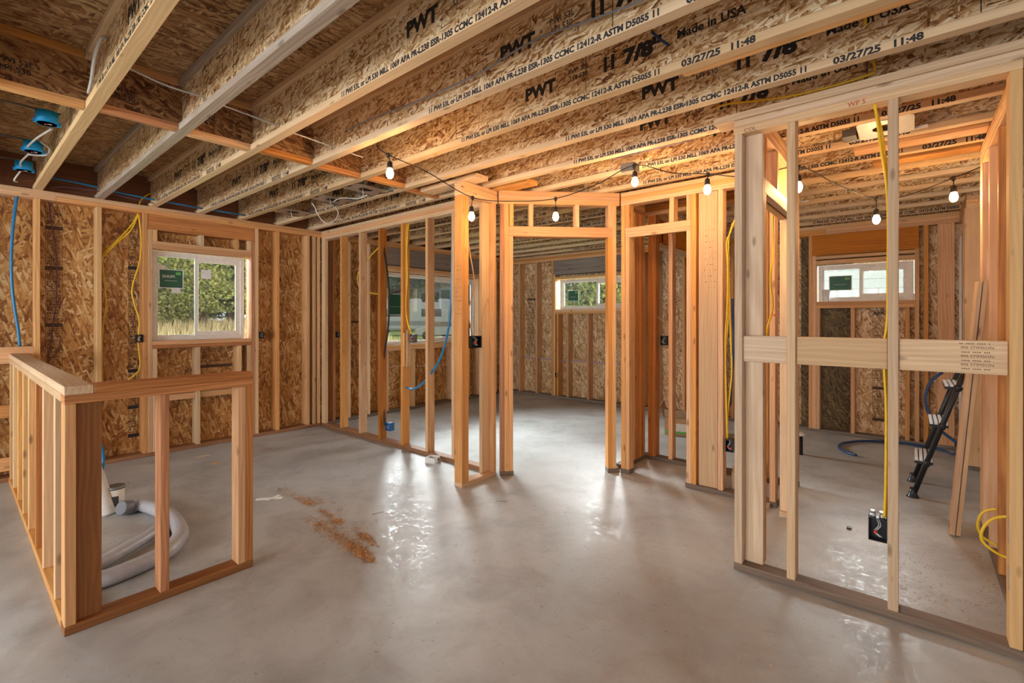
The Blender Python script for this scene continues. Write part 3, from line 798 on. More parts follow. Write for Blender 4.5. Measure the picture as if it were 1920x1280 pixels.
open_box('outlet_box', 'black outlet box with red wire nut fed by the thick yellow cable, at knee height', (2.76, 0.123, 0.383), .068, .105, .05, XM, 'blackpl', wires='wrc')
open_box('outlet_box', 'black-faced outlet box with two red wire nuts, on the stud beside hanging yellow cables', (3.80, 1.058, .397), .058, .095, .06, XM, 'blackpl', wires='wrR')
open_box('outlet_box', 'wide black two-gang box between the studs of the short return wall', (2.845, 2.790, 1.163), .115, .10, .06, 0, 'blackpl', wires='wr')
open_box('outlet_box', 'deep blue box low on a stud with bare cable ends poking out', (3.075, 4.375, .178), .08, .085, .06, XM, 'bluebox', wires='w')
open_box('outlet_box', 'grey steel box mounted mid-height on a wood scrap in the long stud wall', (3.062, 3.955, 1.156), .09, .085, .05, XM, 'steeldull', wires='wr')
open_box('outlet_box', 'black box left of the left window at sill height', (1.185, 5.735, 1.165), .055, .075, .05, 0, 'blackpl', wires='w')
open_box('outlet_box', 'black box just right of the left window at sill height', (2.318, 5.735, 1.169), .055, .075, .05, 0, 'blackpl', wires='w')
open_box('outlet_box', 'black box in the corner bay right of the joined corner studs', (3.275, 5.735, 1.150), .055, .075, .05, 0, 'blackpl', wires='w')
open_box('outlet_box', 'small black box low on the back wall under the far middle window', (6.690, 4.655, .392), .055, .075, .05, XM, 'blackpl', wires='w')
open_box('outlet_box', 'black box seen through the narrow doorway at chest height', (4.352, 1.80, 1.150), .06, .09, .06, XM, 'blackpl', wires='w')
open_box('outlet_box', 'small grey-blue box with yellow cable inside the low wall', (.385, 3.03, .955), .05, .075, .05, XM, 'steeldull', wires='w')
o = board('wood_scrap', (3.0445 - .0, 4.0385, .86), (3.105, 4.062, 1.21), 'z', 'fir'); tag(o, 'short wood scrap screwed to a stud behind the grey steel box', 'board')
o = board('wood_scrap', (3.045, 3.99, .86), (3.09, 4.005, 1.24), 'z', 'white'); tag(o, 'thin pale strip on the stud carrying the grey steel box', 'board')

# ------------------------------------------------------------------ string lights
sl = thing('string_lights', 'black cord of eight lit bulbs slung under the joists', 'string lights', (0, 0, 0))
conn = [(1.757, 2.491, 2.377), (2.486, 2.481, 2.253), (2.981, 2.081, 2.275), (3.098, 1.493, 2.434), (3.297, 1.055, 2.334), (3.403, 0.542, 2.304), (4.283, 0.198, 2.219), (4.34, -0.211, 2.3)]
mids = [(1.696, 2.532, 2.43), (2.138, 2.583, 2.38), (2.825, 2.358, 2.27), (3.08, 1.777, 2.351), (3.22, 1.271, 2.366), (3.381, 0.801, 2.283), (3.861, 0.387, 2.262), (4.358, 0.031, 2.229), (4.43, -0.363, 2.376)]
path = []
for i in range(8): path += [mids[i], conn[i]]
path.append(mids[8])
tube('cord', path, .0035, 'blackcord', sl, 6)
for i, c in enumerate(conn):
    cx, cy, cz = c
    lathe('socket_joint', [(.004, .012), (.014, .006), (.014, -.004), (.006, -.02)], 'blackcord', sl, (cx, cy, cz), 10)
    sw = (.012, -.01, .0)[i % 3]
    drop = (.035, .065, .06, .035, .03, .05, .07, .05)[i]
    tube('drop_cord', [(cx, cy, cz - .01), (cx + sw * .5, cy, cz - drop * .5), (cx + sw, cy, cz - drop)], .003, 'blackcord', sl, 6)
    bs = lathe('bulb_socket', [(.005, 0), (.015, -.008), (.017, -.03), (.019, -.045), (.015, -.048)], 'blackcord', sl, (cx + sw, cy, cz - drop), 12)
    under(lathe('bulb', [(.012, 0), (.015, -.006), (.0215, -.024), (.0228, -.036), (.019, -.052), (.010, -.063), (.001, -.066)], 'bulb', sl, (cx + sw, cy, cz - drop - .046), 16), bs)
jb = box('junction_box', (3.10, 1.50, 2.405), (3.20, 1.60, 2.466), 'steeldull', None, .004); tag(jb, 'square grey junction box under a joist where the light cord is tied', 'junction box')

# ------------------------------------------------------------------ ceiling boxes and cans
def blue_round(i, y, label):
    t = thing('ceiling_box', label, 'ceiling box', (.375, y, 2.53), 0, 'blue round ceiling boxes')
    lathe('box_shell', [(.048, 0), (.052, 0), (.052, .07), (0.0, .07), (0, .066), (.048, .066), (.048, .0)], 'bluepl', t, seg=24)
    for s in (-1, 1): box('screw_lug', (s * .052 - .008, -.008, -.004), (s * .052 + .008, .008, .02), 'bluepl', t)
    tube('wire', [(0, .0, .05), (.012, .01, .01), (-.01, -.01, -.008)], .003, 'redcap', t, 6)
    tube('wire', [(0, .0, .05), (-.015, .01, .01), (.02, -.012, -.004)], .003, 'whitewire', t, 6)
    lathe('mounting_bar', [(.006, -.9), (.006, .06)], 'steeldull', t, (-.0, 0, .076), 8, (0, PI / 2, 0))
blue_round(0, 3.98, 'nearest of the three blue round boxes at upper left')
blue_round(1, 4.72, 'middle one of the three blue round boxes at upper left')
blue_round(2, 5.38, 'blue round box closest to the left window wall')
tag(tubes('ceiling_cable', [[(.40, 4.03, 2.52), (.36, 4.3, 2.52), (.34, 4.6, 2.53), (.36, 4.72, 2.56)], [(.40, 4.6, 2.58), (.45, 4.66, 2.56), (.44, 4.75, 2.53), (.36, 4.78, 2.52)], [(.36, 4.80, 2.53), (.34, 5.1, 2.53), (.36, 5.35, 2.55)], [(.36, 5.40, 2.53), (.33, 5.5, 2.47), (.35, 5.56, 2.47)]], .006, 'whitewire'), 'white flat cable linking the blue round boxes', 'cable')
tag(tubes('ceiling_cable', [[(.462, 3.27, 2.53), (.450, 3.1, 2.545), (.44, 2.95, 2.60), (.452, 2.88, 2.66), (.478, 2.90, 2.68)]], .007, 'whitewire'), 'white cable looping down the side of the blue-box joist', 'cable')
tag(tubes('ceiling_cable', [[(.50, 2.85, 2.56), (.7, 2.9, 2.545), (.86, 2.93, 2.555), (.94, 2.95, 2.555), (1.27, 2.98, 2.545), (1.34, 3.0, 2.54), (1.67, 3.02, 2.53), (1.74, 3.03, 2.53), (1.9, 3.0, 2.51)]], .0045, 'whitewire'), 'thin white cable threaded through the joists left of the light string', 'cable')
cp = [(1.66, 2.775, 2.577), (1.66, 2.506, 2.579), (1.66, 2.096, 2.555), (1.66, 1.835, 2.55), (1.66, 1.605, 2.551), (1.66, 1.402, 2.576), (1.66, 1.22, 2.584), (1.66, 1.044, 2.564), (1.66, 0.887, 2.549), (1.66, 0.777, 2.543), (1.66, 0.655, 2.551)]
tag(tubes('ceiling_cable', [[(x, y, z) for x, y, z in cp]], .0045, 'greycable'), 'pale grey cable running along the web of the fourth joist', 'cable')
tag(tubes('ceiling_tube', [[(.50, 5.62, 2.56), (.68, 5.60, 2.553), (.86, 5.58, 2.535)], [(.93, 5.57, 2.52), (1.1, 5.57, 2.51), (1.27, 5.57, 2.50)], [(1.34, 5.57, 2.50), (1.67, 5.58, 2.49)], [(1.74, 5.57, 2.49), (2.08, 5.57, 2.485)]], .008, 'pex'), 'blue tube crossing the joist bays above the left window wall', 'tube')
tag(tubes('ceiling_cable', [[(.56, 5.70, 2.49), (.65, 5.66, 2.51), (.87, 5.62, 2.51)], [(.93, 5.6, 2.50), (1.28, 5.6, 2.47)]], .004, 'purple'), 'thin purple cable above the left wall top plate', 'cable')
tag(tubes('ceiling_tube', [[(2.09, 0.92, 2.682), (2.09, 0.879, 2.632), (2.09, 0.839, 2.59)]], .006, 'pexdark'), 'short dark blue tube end poking through an upper middle joist', 'tube')
tag(tubes('ceiling_cable', [[(2.88, 0.877, 2.585), (2.88, 0.809, 2.59), (2.88, 0.656, 2.563), (2.88, 0.526, 2.544), (2.88, 0.403, 2.535), (2.88, 0.223, 2.537), (2.88, 0.139, 2.546)]], .006, 'yellow'), 'yellow cable clipped along a joist above the near right top plate', 'cable')
tag(tubes('ceiling_cable', [[(2.5, 0.157, 2.646), (2.5, 0.153, 2.622), (2.5, 0.155, 2.602)], [(2.9, 0.147, 2.611), (2.9, 0.14, 2.583), (2.9, 0.14, 2.56)]], .006, 'yellow'), 'yellow cable loop dropping between joists at upper right', 'cable')
tag(tubes('ceiling_cable', [[(3.29, 2.106, 2.644), (3.29, 1.804, 2.596), (3.29, 1.625, 2.589), (3.29, 1.376, 2.587), (3.29, 1.149, 2.585)]], .0035, 'blue_wire'), 'thin lilac cable along the joist by the junction box', 'cable')

def can_frame(label, loc, w, d, mat, grp, drop=True, rz=0):
    t = thing('light_housing_plate', label, 'light housing', loc, rz, grp)
    bm = bmesh.new(); seg = 28; r = .062
    # square plate with round hole
    outer = []; inner = []
    for k in range(seg):
        a = 2 * PI * k / seg; c, s = math.cos(a), math.sin(a)
        q = 1 / max(abs(c), abs(s)); outer.append((c * q * w / 2, s * q * d / 2)); inner.append((c * r, s * r))
    for z, fl in ((0, 1), (.003, 0)):
        vo = [bm.verts.new((x, y, z)) for x, y in outer]; vi = [bm.verts.new((x, y, z)) for x, y in inner]
        for k in range(seg): bm.faces.new((vo[k], vi[k], vi[(k + 1) % seg], vo[(k + 1) % seg]))
    new_obj('plate', to_mesh(bm, 'plate'), mat, t)
    for s in (-1, 1):
        box('hanger_bar', (s * w * .46 - .006, -.19, .004), (s * w * .46 + .006, .19, .022), mat, t)
        box('bracket', (s * w * .46 - .012, -.02, .0), (s * w * .46 + .012, .03, .05), 'steeldull', t)
    box('driver_box', (w * .10, d * .55, .005), (w * .45, d * .55 + .07, .05), 'steeldull', t)
    if drop: tube('wire', [(.0, .05, .02), (.02, .07, -.02), (.01, .06, -.05), (0, .05, -.06)], .003, 'whitewire', t, 6)
    return t
G = 'recessed light housings between joists'
can_frame('recessed light plate nearest the left wall corner', (2.31, 4.95, 2.470), .33, .24, 'steel', G)
can_frame('recessed light plate with a looping white cable, middle of the left three', (2.31, 4.15, 2.470), .33, .24, 'steel', G)
can_frame('recessed light plate nearest the blocking row', (2.31, 3.60, 2.470), .33, .24, 'steel', G)
can_frame('white plate with big round hole, upper right beside yellow cables', (3.536, 0.121, 2.475), .33, .26, 'vinyl', G, False)
can_frame('white plate with round hole further back, by the seventh bulb', (5.16, .95, 2.475), .33, .26, 'vinyl', G, False)
tag(tubes('ceiling_cable', [[(2.029, 4, 2.367), (2.058, 4, 2.335), (2.087, 4, 2.275), (2.137, 4, 2.222), (2.197, 4, 2.207), (2.259, 4, 2.265), (2.28, 4, 2.327), (2.249, 4, 2.37)], [(2.28, 4.084, 2.437), (2.28, 3.945, 2.449), (2.28, 3.684, 2.401), (2.28, 3.537, 2.405)]], .004, 'whitewire'), 'white cable hanging in a loop below the left light plates', 'cable')

# ------------------------------------------------------------------ wires and tubes in the walls
tag(tubes('wall_tube', [[(0.364, 5.8, 2.404), (0.339, 5.8, 2.111), (0.33, 5.8, 1.795), (0.342, 5.8, 1.526), (0.371, 5.8, 1.255), (0.38, 5.8, 1.123)]], .011, 'pex'), 'blue tube hanging bowed in the leftmost stud bay', 'tube')
tag(tubes('wall_cable', [[(0.565, 5.86, 2.397), (0.582, 5.86, 2.2), (0.61, 5.86, 1.966), (0.613, 5.86, 1.536), (0.592, 5.86, 1.345), (0.579, 5.86, 1.155), (0.558, 5.86, 0.966), (0.568, 5.86, 0.776)]], .005, 'purple'), 'purple cable hanging over the printed sheathing at left', 'cable')
tag(tubes('wall_cable', [[(1.298, 5.8, 2.611), (1.242, 5.8, 2.568), (1.2, 5.8, 2.496), (1.183, 5.8, 2.378), (1.108, 5.8, 2.221), (0.969, 5.8, 2.025), (0.919, 5.8, 1.934), (0.938, 5.8, 1.645), (0.946, 5.8, 1.495), (0.919, 5.8, 1.244), (0.915, 5.8, 0.845), (0.934, 5.8, 0.643)], [(1.185, 5.79, 2.377), (1.127, 5.79, 2.212), (1.018, 5.79, 2.075), (0.921, 5.79, 1.933)], [(1.187, 5.78, 2.376), (1.208, 5.78, 2.128), (1.195, 5.78, 1.918), (1.137, 5.78, 1.654), (1.154, 5.78, 1.499), (1.191, 5.78, 1.344), (1.183, 5.78, 1.135), (1.195, 5.78, 0.874), (1.105, 5.78, 0.768)]], .0065, 'yellow'), 'yellow cables fanning down left of the left window', 'cable')
tag(tubes('wall_cable', [[(3.1, 4.485, 2.36), (3.1, 4.475, 2.11), (3.1, 4.425, 1.929), (3.1, 4.376, 1.576), (3.1, 4.405, 1.225), (3.1, 4.465, 0.988), (3.1, 4.515, 0.629), (3.1, 4.485, 0.395), (3.1, 4.455, 0.18)]], .010, 'blackcord'), 'thick black cable running down the long stud wall to the deep blue box', 'cable')
tag(tubes('wall_cable', [[(3.075, 4.006, 2.364), (3.075, 4.033, 2.067), (3.075, 4.024, 1.788), (3.075, 4.051, 1.51), (3.075, 4.024, 1.343), (3.075, 3.953, 1.2)], [(3.085, 4.046, 2.371), (3.085, 4.064, 2.071), (3.085, 4.055, 1.79), (3.085, 4.082, 1.511), (3.085, 4.046, 1.343), (3.085, 3.983, 1.199)]], .006, 'yellow'), 'yellow cable pair dropping to the grey steel box', 'cable')
tag(tubes('wall_cable', [[(3.15, 4.629, 2.178), (3.15, 4.692, 2.148), (3.15, 4.919, 2.019), (3.15, 5.078, 1.884), (3.15, 5.032, 1.722), (3.15, 4.756, 1.649), (3.15, 4.446, 1.632)]], .006, 'yellow'), 'loose yellow cable curling left in the long stud wall', 'cable')
tag(tubes('wall_cable', [[(3.15, 4.446, 1.632), (3.15, 4.3, 1.651), (3.15, 4.205, 1.67), (3.15, 4.113, 1.707)]], .006, 'blackcord'), 'dark taped tail end of the curling yellow cable', 'cable')
tag(tubes('wall_tube', [[(3.09, 3.348, 2.361), (3.09, 3.356, 2.158), (3.09, 3.363, 1.752), (3.09, 3.393, 1.344), (3.09, 3.492, 1.032), (3.09, 3.635, 0.841), (3.09, 3.774, 0.717), (3.09, 3.946, 0.631), (3.09, 4.061, 0.637), (3.09, 4.107, 0.655)]], .0105, 'pex'), 'blue tube sweeping in a long curve through the stud wall', 'tube')
tag(tubes('wall_cable', [[(2.756, 2.8, 1.984), (2.781, 2.8, 1.876), (2.819, 2.8, 1.724), (2.825, 2.8, 1.613), (2.769, 2.8, 1.456), (2.769, 2.8, 1.346), (2.806, 2.8, 1.212)], [(2.995, 2.8, 1.53), (2.928, 2.8, 1.391), (2.895, 2.8, 1.278), (2.882, 2.8, 1.21)]], .005, 'copperwire'), 'tan cables dropping into the two-gang box', 'cable')
tag(tubes('wall_cable', [[(6.76, 5.554, 0.662), (6.76, 5.329, 0.654), (6.76, 4.831, 0.643), (6.76, 4.695, 0.595), (6.76, 4.574, 0.63), (6.76, 4.305, 0.646), (6.76, 3.998, 0.646), (6.76, 3.519, 0.641), (6.76, 3.163, 0.639)]], .006, 'blue_wire'), 'lilac cable running level along the back wall at outlet height', 'cable')
tag(tubes('wall_cable', [[(4.127, 5.8, 0.654), (4.297, 5.8, 0.665), (4.492, 5.8, 0.658), (4.801, 5.8, 0.618), (5.365, 5.8, 0.611)]], .004, 'whitewire'), 'thin white cable running level below the big window', 'cable')
tag(tubes('wall_cable', [[(2.775, 0.134, 2.369), (2.775, 0.124, 2.267), (2.775, 0.111, 2.14), (2.775, 0.095, 2.014), (2.775, 0.086, 1.841), (2.775, 0.086, 1.596), (2.775, 0.089, 1.351), (2.775, 0.103, 1.228), (2.775, 0.099, 1.106), (2.775, 0.093, 0.959), (2.775, 0.093, 0.763), (2.775, 0.095, 0.566), (2.775, 0.099, 0.442)], [(2.795, 0.143, 2.378), (2.795, 0.112, 2.245), (2.795, 0.096, 2.093), (2.795, 0.088, 1.968), (2.795, 0.08, 1.794), (2.795, 0.08, 1.548), (2.795, 0.086, 1.351), (2.795, 0.096, 1.228), (2.795, 0.092, 1.055), (2.795, 0.088, 0.858), (2.795, 0.09, 0.611), (2.795, 0.094, 0.442)]], .0054, 'yellow'), 'thick yellow cable pair running down the near right stud to the outlet box', 'cable')
tag(tubes('wall_cable', [[(3.84, 1.037, 2.076), (3.84, 1.067, 2.007), (3.84, 1.09, 1.919), (3.84, 1.075, 1.673), (3.84, 1.079, 1.347), (3.84, 1.09, 1.183), (3.84, 1.098, 0.937), (3.84, 1.09, 0.61), (3.84, 1.083, 0.428)], [(3.85, 1.032, 2.11), (3.85, 1.062, 2.04), (3.85, 1.078, 1.919), (3.85, 1.07, 1.51), (3.85, 1.062, 1.184), (3.85, 1.055, 0.939), (3.85, 1.085, 0.609), (3.85, 1.081, 0.426)], [(3.83, 1.08, 1.877), (3.83, 1.08, 1.51), (3.83, 1.095, 1.183), (3.83, 1.091, 0.857), (3.83, 1.08, 0.434)]], .006, 'yellow'), 'yellow cables beside the wide pale board, dropping to the red-nut box', 'cable')
tag(tubes('wall_tube', [[(3.9, 1.064, 1.512), (3.9, 1.06, 1.388), (3.9, 1.053, 1.182), (3.9, 1.068, 0.934), (3.9, 1.08, 0.685)]], .010, 'pexdark'), 'dark blue tube between studs right of the wide pale board', 'tube')
wc = [(3.518, 0.72, 2.043), (3.533, 0.72, 1.811), (3.456, 0.72, 1.628), (3.518, 0.72, 1.437), (3.383, 0.72, 1.314), (3.354, 0.72, 1.253)]
tag(tubes('wall_cable', [[(x + i * .012 - .012, y - .012, z) for x, y, z in wc] for i in range(3)], .0045, 'yellow'), 'yellow cables clipped with orange staples behind the near doorway', 'cable')
for z in (2.055, 1.375): 
    o = box('cable_staple', (3.478, 0.69) + (z,), (3.553, 0.715) + (z + .015,), 'orange', None, .003); tag(o, '%s orange cable staple behind the near doorway' % ('upper' if z > 2 else 'lower'), 'cable staple', 'orange cable staples')
tag(tubes('wall_cable', [[(4.4, 1.921, 1.406), (4.4, 1.841, 1.344), (4.4, 1.788, 1.283), (4.4, 1.804, 1.191)], [(4.4, 1.772, 1.344), (4.4, 1.793, 1.268), (4.4, 1.793, 1.192)]], .0045, 'copperwire'), 'tan cable ends reaching the box seen through the narrow doorway', 'cable')
tag(tubes('loose_cable', [[(3.3, -0.313, 0.427), (3.3, -0.28, 0.411), (3.3, -0.257, 0.379), (3.3, -0.248, 0.328), (3.3, -0.261, 0.284), (3.3, -0.284, 0.265), (3.3, -0.313, 0.25)], [(3.05, -0.326, 0.474), (3.05, -0.29, 0.459), (3.05, -0.262, 0.43), (3.05, -0.245, 0.391), (3.05, -0.241, 0.353), (3.05, -0.255, 0.326), (3.05, -0.29, 0.3), (3.05, -0.326, 0.288)]], .006, 'yellow'), 'looped yellow cable on the floor edge at the far right', 'cable')
tag(tubes('wall_cable', [[(.385, 3.00, .965), (.36, 3.16, .955), (.345, 3.24, .965)], [(.385, 3.00, .95), (.36, 3.1, .915), (.35, 3.0, .87)]], .005, 'yellow'), 'yellow cable stubs poking from the low wall box', 'cable')
o = box('metal_strap', (5.86, -0.14, 0), (5.88, -.12, .015), 'steeldull'); tag(o, 'tiny metal strap on the floor by the ladder', 'strap')

# blue hoses in the right-hand room
tag(tubes('water_hose', [[(5.748, 0.424, 0.016), (5.795, 0.484, 0.016), (5.87, 0.544, 0.016), (5.991, 0.587, 0.016), (6.159, 0.584, 0.016), (6.287, 0.535, 0.016), (6.469, 0.406, 0.016), (6.577, 0.226, 0.016), (6.632, 0.092, 0.016)] + [(6.60, -.08, .016), (6.52, -.24, .02), (6.3, -.30, .04), (6.0, -.33, .15)] + [(5.85, -0.309, 0.235), (5.85, -0.22, 0.313), (5.85, -0.147, 0.41), (5.85, -0.103, 0.527), (5.85, -0.095, 0.65), (5.85, -0.129, 0.777), (5.85, -0.213, 0.872)]], .013, 'pexdark'), 'blue hose curving over the right room floor and arching up beside the ladder', 'hose')
t = thing('floor_drain', 'black standing drain stub with white cap in the right room', 'drain', (5.496, 0.866, 0))
lathe('pipe_stub', [(.035, 0), (.03, .004), (.03, .19)], 'blackpl', t); lathe('cap', [(.05, .19), (.05, .205), (.03, .22)], 'vinyl', t)

# ------------------------------------------------------------------ ladder
ld = thing('step_ladder', 'black ladder with ribbed silver treads leaning at the right wall', 'ladder', (4.736, 0, 0))
def rail(x, z): return (x, -.001 - .295 * z, z)
for x in (0, .45):
    tube('rail', [rail(x, .03), rail(x, 1.25)], .017, 'ladderblk', ld, 12, False)
    lathe('foot', [(.040, 0), (.034, .010), (.020, .045), (.020, .07)], 'ladderblk', ld, (x, -.002, 0), 14)
    for z in (.27, .56, .85, 1.14):
        lathe('collar', [(.018, -.022), (.021, -.018), (.021, .018), (.018, .022)], 'ladderblk', ld, rail(x, z), 12)
for z in (.27, .56, .85, 1.14):
    bm = bmesh.new()
    for i in range(4): bm_box(bm, (.02, -.050 + i * .0275, .0), (.43, -.031 + i * .0275, .020))
    pb_ = rail(0, z); o = box('tread_base', (.018, -.052, -.012), (.432, .054, .008), 'ladderblk', ld); o.location = (.225, pb_[1] + .015, pb_[2] - .003)
    p = rail(0, z); new_obj('tread', to_mesh(bm, 'tread'), 'alu', ld, (0, p[1] + .015, p[2]), (R(-4), 0, 0))

# boards leaning at the right
def leaning(name, p0, p1, w, th, mat, label, xa):
    a = Vector(p0); b = Vector(p1); d = (b - a); Ln = d.length; z = d.normalized()
    x = Vector(xa); x = (x - z * x.dot(z)).normalized(); y = z.cross(x)
    m = Matrix((x, y, z)).transposed().to_4x4(); m.translation = a + d / 2
    bm = bmesh.new(); bm_box(bm, (-w / 2, -th / 2, -Ln / 2), (w / 2, th / 2, Ln / 2))
    bmesh.ops.bevel(bm, geom=bm.edges[:], offset=.002, segments=1, affect='EDGES')
    o = new_obj(name, to_mesh(bm, name), mat); o.matrix_world = m; tag(o, label, 'board'); return o
leaning('plank', (4.05, -.186, .010), (4.09, -.312, 1.585), .055, .021, 'white', 'scrap plank leaning against the right wall, front one of the pair', (1, .22, 0))
leaning('plank', (4.06, -.212, .010), (4.10, -.338, 1.59), .055, .022, 'spf', 'scrap plank leaning behind the front plank at the right wall', (1, .22, 0))

# ------------------------------------------------------------------ floor items
# grey flexible pipe coil
hp = [(0.812, 4.157, 0.044), (0.863, 4.171, 0.044), (0.912, 4.01, 0.044), (0.945, 3.792, 0.044), (0.933, 3.565, 0.044), (0.9, 3.397, 0.044), (0.813, 3.241, 0.044), (0.723, 3.179, 0.044), (0.599, 3.137, 0.044), (0.491, 3.124, 0.044)]
hp += [(.462, 3.20, .044), (.455, 3.26, .044)]
hs = thing('flexible_pipe', 'grey flexible pipe coiled on the floor inside the low wall', 'pipe', (0, 0, 0))
pb = tube('pipe_body', hp, .043, 'pipe', hs, 16)
lathe('pipe_end', [(.043, 0), (.048, .004), (.048, .07), (.043, .075)], 'pipedark', hs, hp[0], 18, (0, R(-72), R(28)))
hp2 = [(0.932, 3.729, 0.044), (0.852, 3.625, 0.044), (0.747, 3.513, 0.044), (0.63, 3.419, 0.044), (0.525, 3.343, 0.044)] + [(.47, 3.36, .044), (.455, 3.32, .044)]
tube('inner_loop', hp2, .036, 'pipe', hs, 14)
# capped pipe can
t = thing('paint_can', 'squat off-white can with sooty black label on the floor', 'can', (0.752, 4.311, 0))
lathe('can_body', [(.052, 0), (.054, .005), (.054, .155), (.050, .158)], 'duct', t, seg=24)
lathe('lid', [(.056, .158), (.058, .165), (.056, .178), (.03, .180)], 'steeldull', t, seg=24)
bm = bmesh.new(); seg = 10
for k in range(seg):
    a0 = R(150) + R(130) * k / seg; a1 = R(150) + R(130) * (k + 1) / seg
    bm.faces.new([bm.verts.new(p) for p in ((.0548 * math.cos(a0), .0548 * math.sin(a0), .045), (.0548 * math.cos(a1), .0548 * math.sin(a1), .045), (.0548 * math.cos(a1), .0548 * math.sin(a1), .115), (.0548 * math.cos(a0), .0548 * math.sin(a0), .115))])
new_obj('label', to_mesh(bm, 'label'), 'soot', t)
t = thing('drain_stack', 'white wrapped pipe stub with blue tube rising beside the can', 'pipe', (0.691, 4.271, 0))
tube('wrapped_pipe', [(.02, 0, .0), (-.0, .02, .12), (-.03, .05, .26), (-.05, .06, .34)], .040, 'duct', t, 14)
tube('blue_tube', [(-.01, .05, .30), (.0, .06, .38), (-.01, .06, .46), (-.035, .07, .52)], .011, 'pex', t)
lathe('valve', [(.012, 0), (.018, .004), (.018, .03), (.012, .034), (.012, .06), (.018, .063), (.016, .08)], 'vinyl', t, (-.035, .07, .52), 12)
# small open white box on the floor
t = thing('small_box', 'small white open carton on the floor at the long wall sole plate', 'box', (2.947, 3.474, 0), .35)
bm = bmesh.new(); w, d, hh, k = .052, .052, .052, .002
for lo, hi in (((-w, -d, 0), (w, d, k)), ((-w, -d, 0), (-w + k, d, hh)), ((w - k, -d, 0), (w, d, hh)), ((-w, -d, 0), (w, -d + k, hh)), ((-w, d - k, 0), (w, d, hh))): bm_box(bm, lo, hi)
new_obj('carton', to_mesh(bm, 'carton'), 'paper', t); lathe('round_print', [(.016, 0), (.016, .001)], 'soot', t, (.02, -d - .0012, .025), 14, (PI / 2, 0, 0))
# white paper scrap
bm = bmesh.new()
for lo, hi, a in (((-.12, -.016, 0), (.06, .016, .004), .25), ((-.055, -.013, .004), (.055, .013, .008), 1.2)):
    b2 = bmesh.new(); bm_box(b2, lo, hi); bmesh.ops.rotate(b2, verts=b2.verts, cent=(0, 0, 0), matrix=Matrix.Rotation(a, 3, 'Z')); me = D.meshes.new('x'); b2.to_mesh(me); b2.free(); bm.from_mesh(me); D.meshes.remove(me)
o = new_obj('paper_scrap', to_mesh(bm, 'paper_scrap'), 'paper', None, (1.576, 3.691, 0), (0, 0, -.9)); tag(o, 'white crossed paper strip on the concrete right of the low wall', 'paper scrap')
o = box('wood_chip', (1.581, 4.979, 0), (1.641, 5.029, 0.006), 'spf'); tag(o, 'flat square wood chip on the floor near the left window', 'wood scrap')
o = box('wood_chip', (1.547, 5.347, 0), (1.667, 5.367, 0.005), 'white'); tag(o, 'thin pale wood sliver on the floor near the left window', 'wood scrap')
o = box('wood_block', (3.772, 0.78, 0), (3.812, 0.82, 0.03), 'white'); tag(o, 'small pale block on the floor seen through the near doorway', 'wood scrap')
o = box('blue_tile_scrap', (4.353, -0.217, 0), (4.413, -0.177, 0.006), 'siding'); tag(o, 'little blue-grey scrap on the floor beside the leaning planks', 'scrap')
o = box('dark_scrap', (3.734, 0.301, 0), (3.764, 0.325, 0.012), 'blackpl'); tag(o, 'small black scrap on the right room floor left of the outlet box', 'scrap')
# nails
for i, (p, a) in enumerate((((2.615, 2.364, 0), -.9), ((1.884, 2.857, 0), -.3), ((2.409, 3.91, 0), .6))):
    t = thing('loose_nail', ('loose nail on the concrete in front of the middle doorway', 'loose nail on the glossy patch of concrete', 'loose nail near the long stud wall')[i], 'nail', p, a, 'loose nails on the floor')
    lathe('shank', [(.0015, 0), (.0015, .075)], 'steeldull', t, (0, 0, .004), 6, (0, PI / 2, 0)); lathe('head', [(.0045, 0), (.0045, .0015)], 'steeldull', t, (.075, 0, .005), 8, (0, PI / 2, 0))
# cardboard carton far room
t = thing('cardboard_box', 'open cardboard carton with green printed edge beyond the narrow doorway', 'box', (5.66, 2.12, 0), .3)
bm = bmesh.new(); w, d, hh, k = .22, .17, .20, .004
for lo, hi in (((-w, -d, 0), (w, d, k)), ((-w, -d, 0), (-w + k, d, hh)), ((w - k, -d, 0), (w, d, hh)), ((-w, -d, 0), (w, -d + k, hh)), ((-w, d - k, 0), (w, d, hh))): bm_box(bm, lo, hi)
new_obj('carton', to_mesh(bm, 'carton'), 'cardboard', t)
o = box('flap', (-.002, -d, 0), (.002, d, .16), 'cardboard', t); o.location = (-w - .05, 0, hh + .06); o.rotation_euler = (0, -.8, 0)
o = box('flap', (-w, -.002, 0), (w, .002, .15), 'cardboard', t); o.location = (0, d + .03, hh + .07); o.rotation_euler = (-.3, 0, 0)
box('printed_band', (-w - .0012, -d, .02), (-w - .0002, d, .05), 'lime', t); box('white_panel', (-w - .0012, -d + .02, .05), (-w - .0002, d - .1, .14), 'paper', t)
t = thing('cardboard_box', 'brown carton and offcuts behind the outlet box with two red nuts', 'box', (4.05, .98, 0), .2)
for lo, hi in (((-.09, -.12, 0), (.10, .12, .16)),): box('carton', lo, hi, 'cardboard', t, .003)
o = box('flap', (-.002, -.11, 0), (.002, .11, .12), 'cardboard', t); o.location = (-.12, 0, .19); o.rotation_euler = (0, -.7, 0)
# paper cup on the right window sill
t = thing('paper_cup', 'white paper coffee cup standing on the right window sill', 'cup', (6.745, 0.79, 1.558))
lathe('cup', [(.030, 0), (.031, .003), (.041, .125)], 'paper', t, seg=20); lathe('cup_lid', [(.043, .125), (.044, .130), (.038, .138), (.036, .145), (.02, .146)], 'vinyl', t, seg=20)

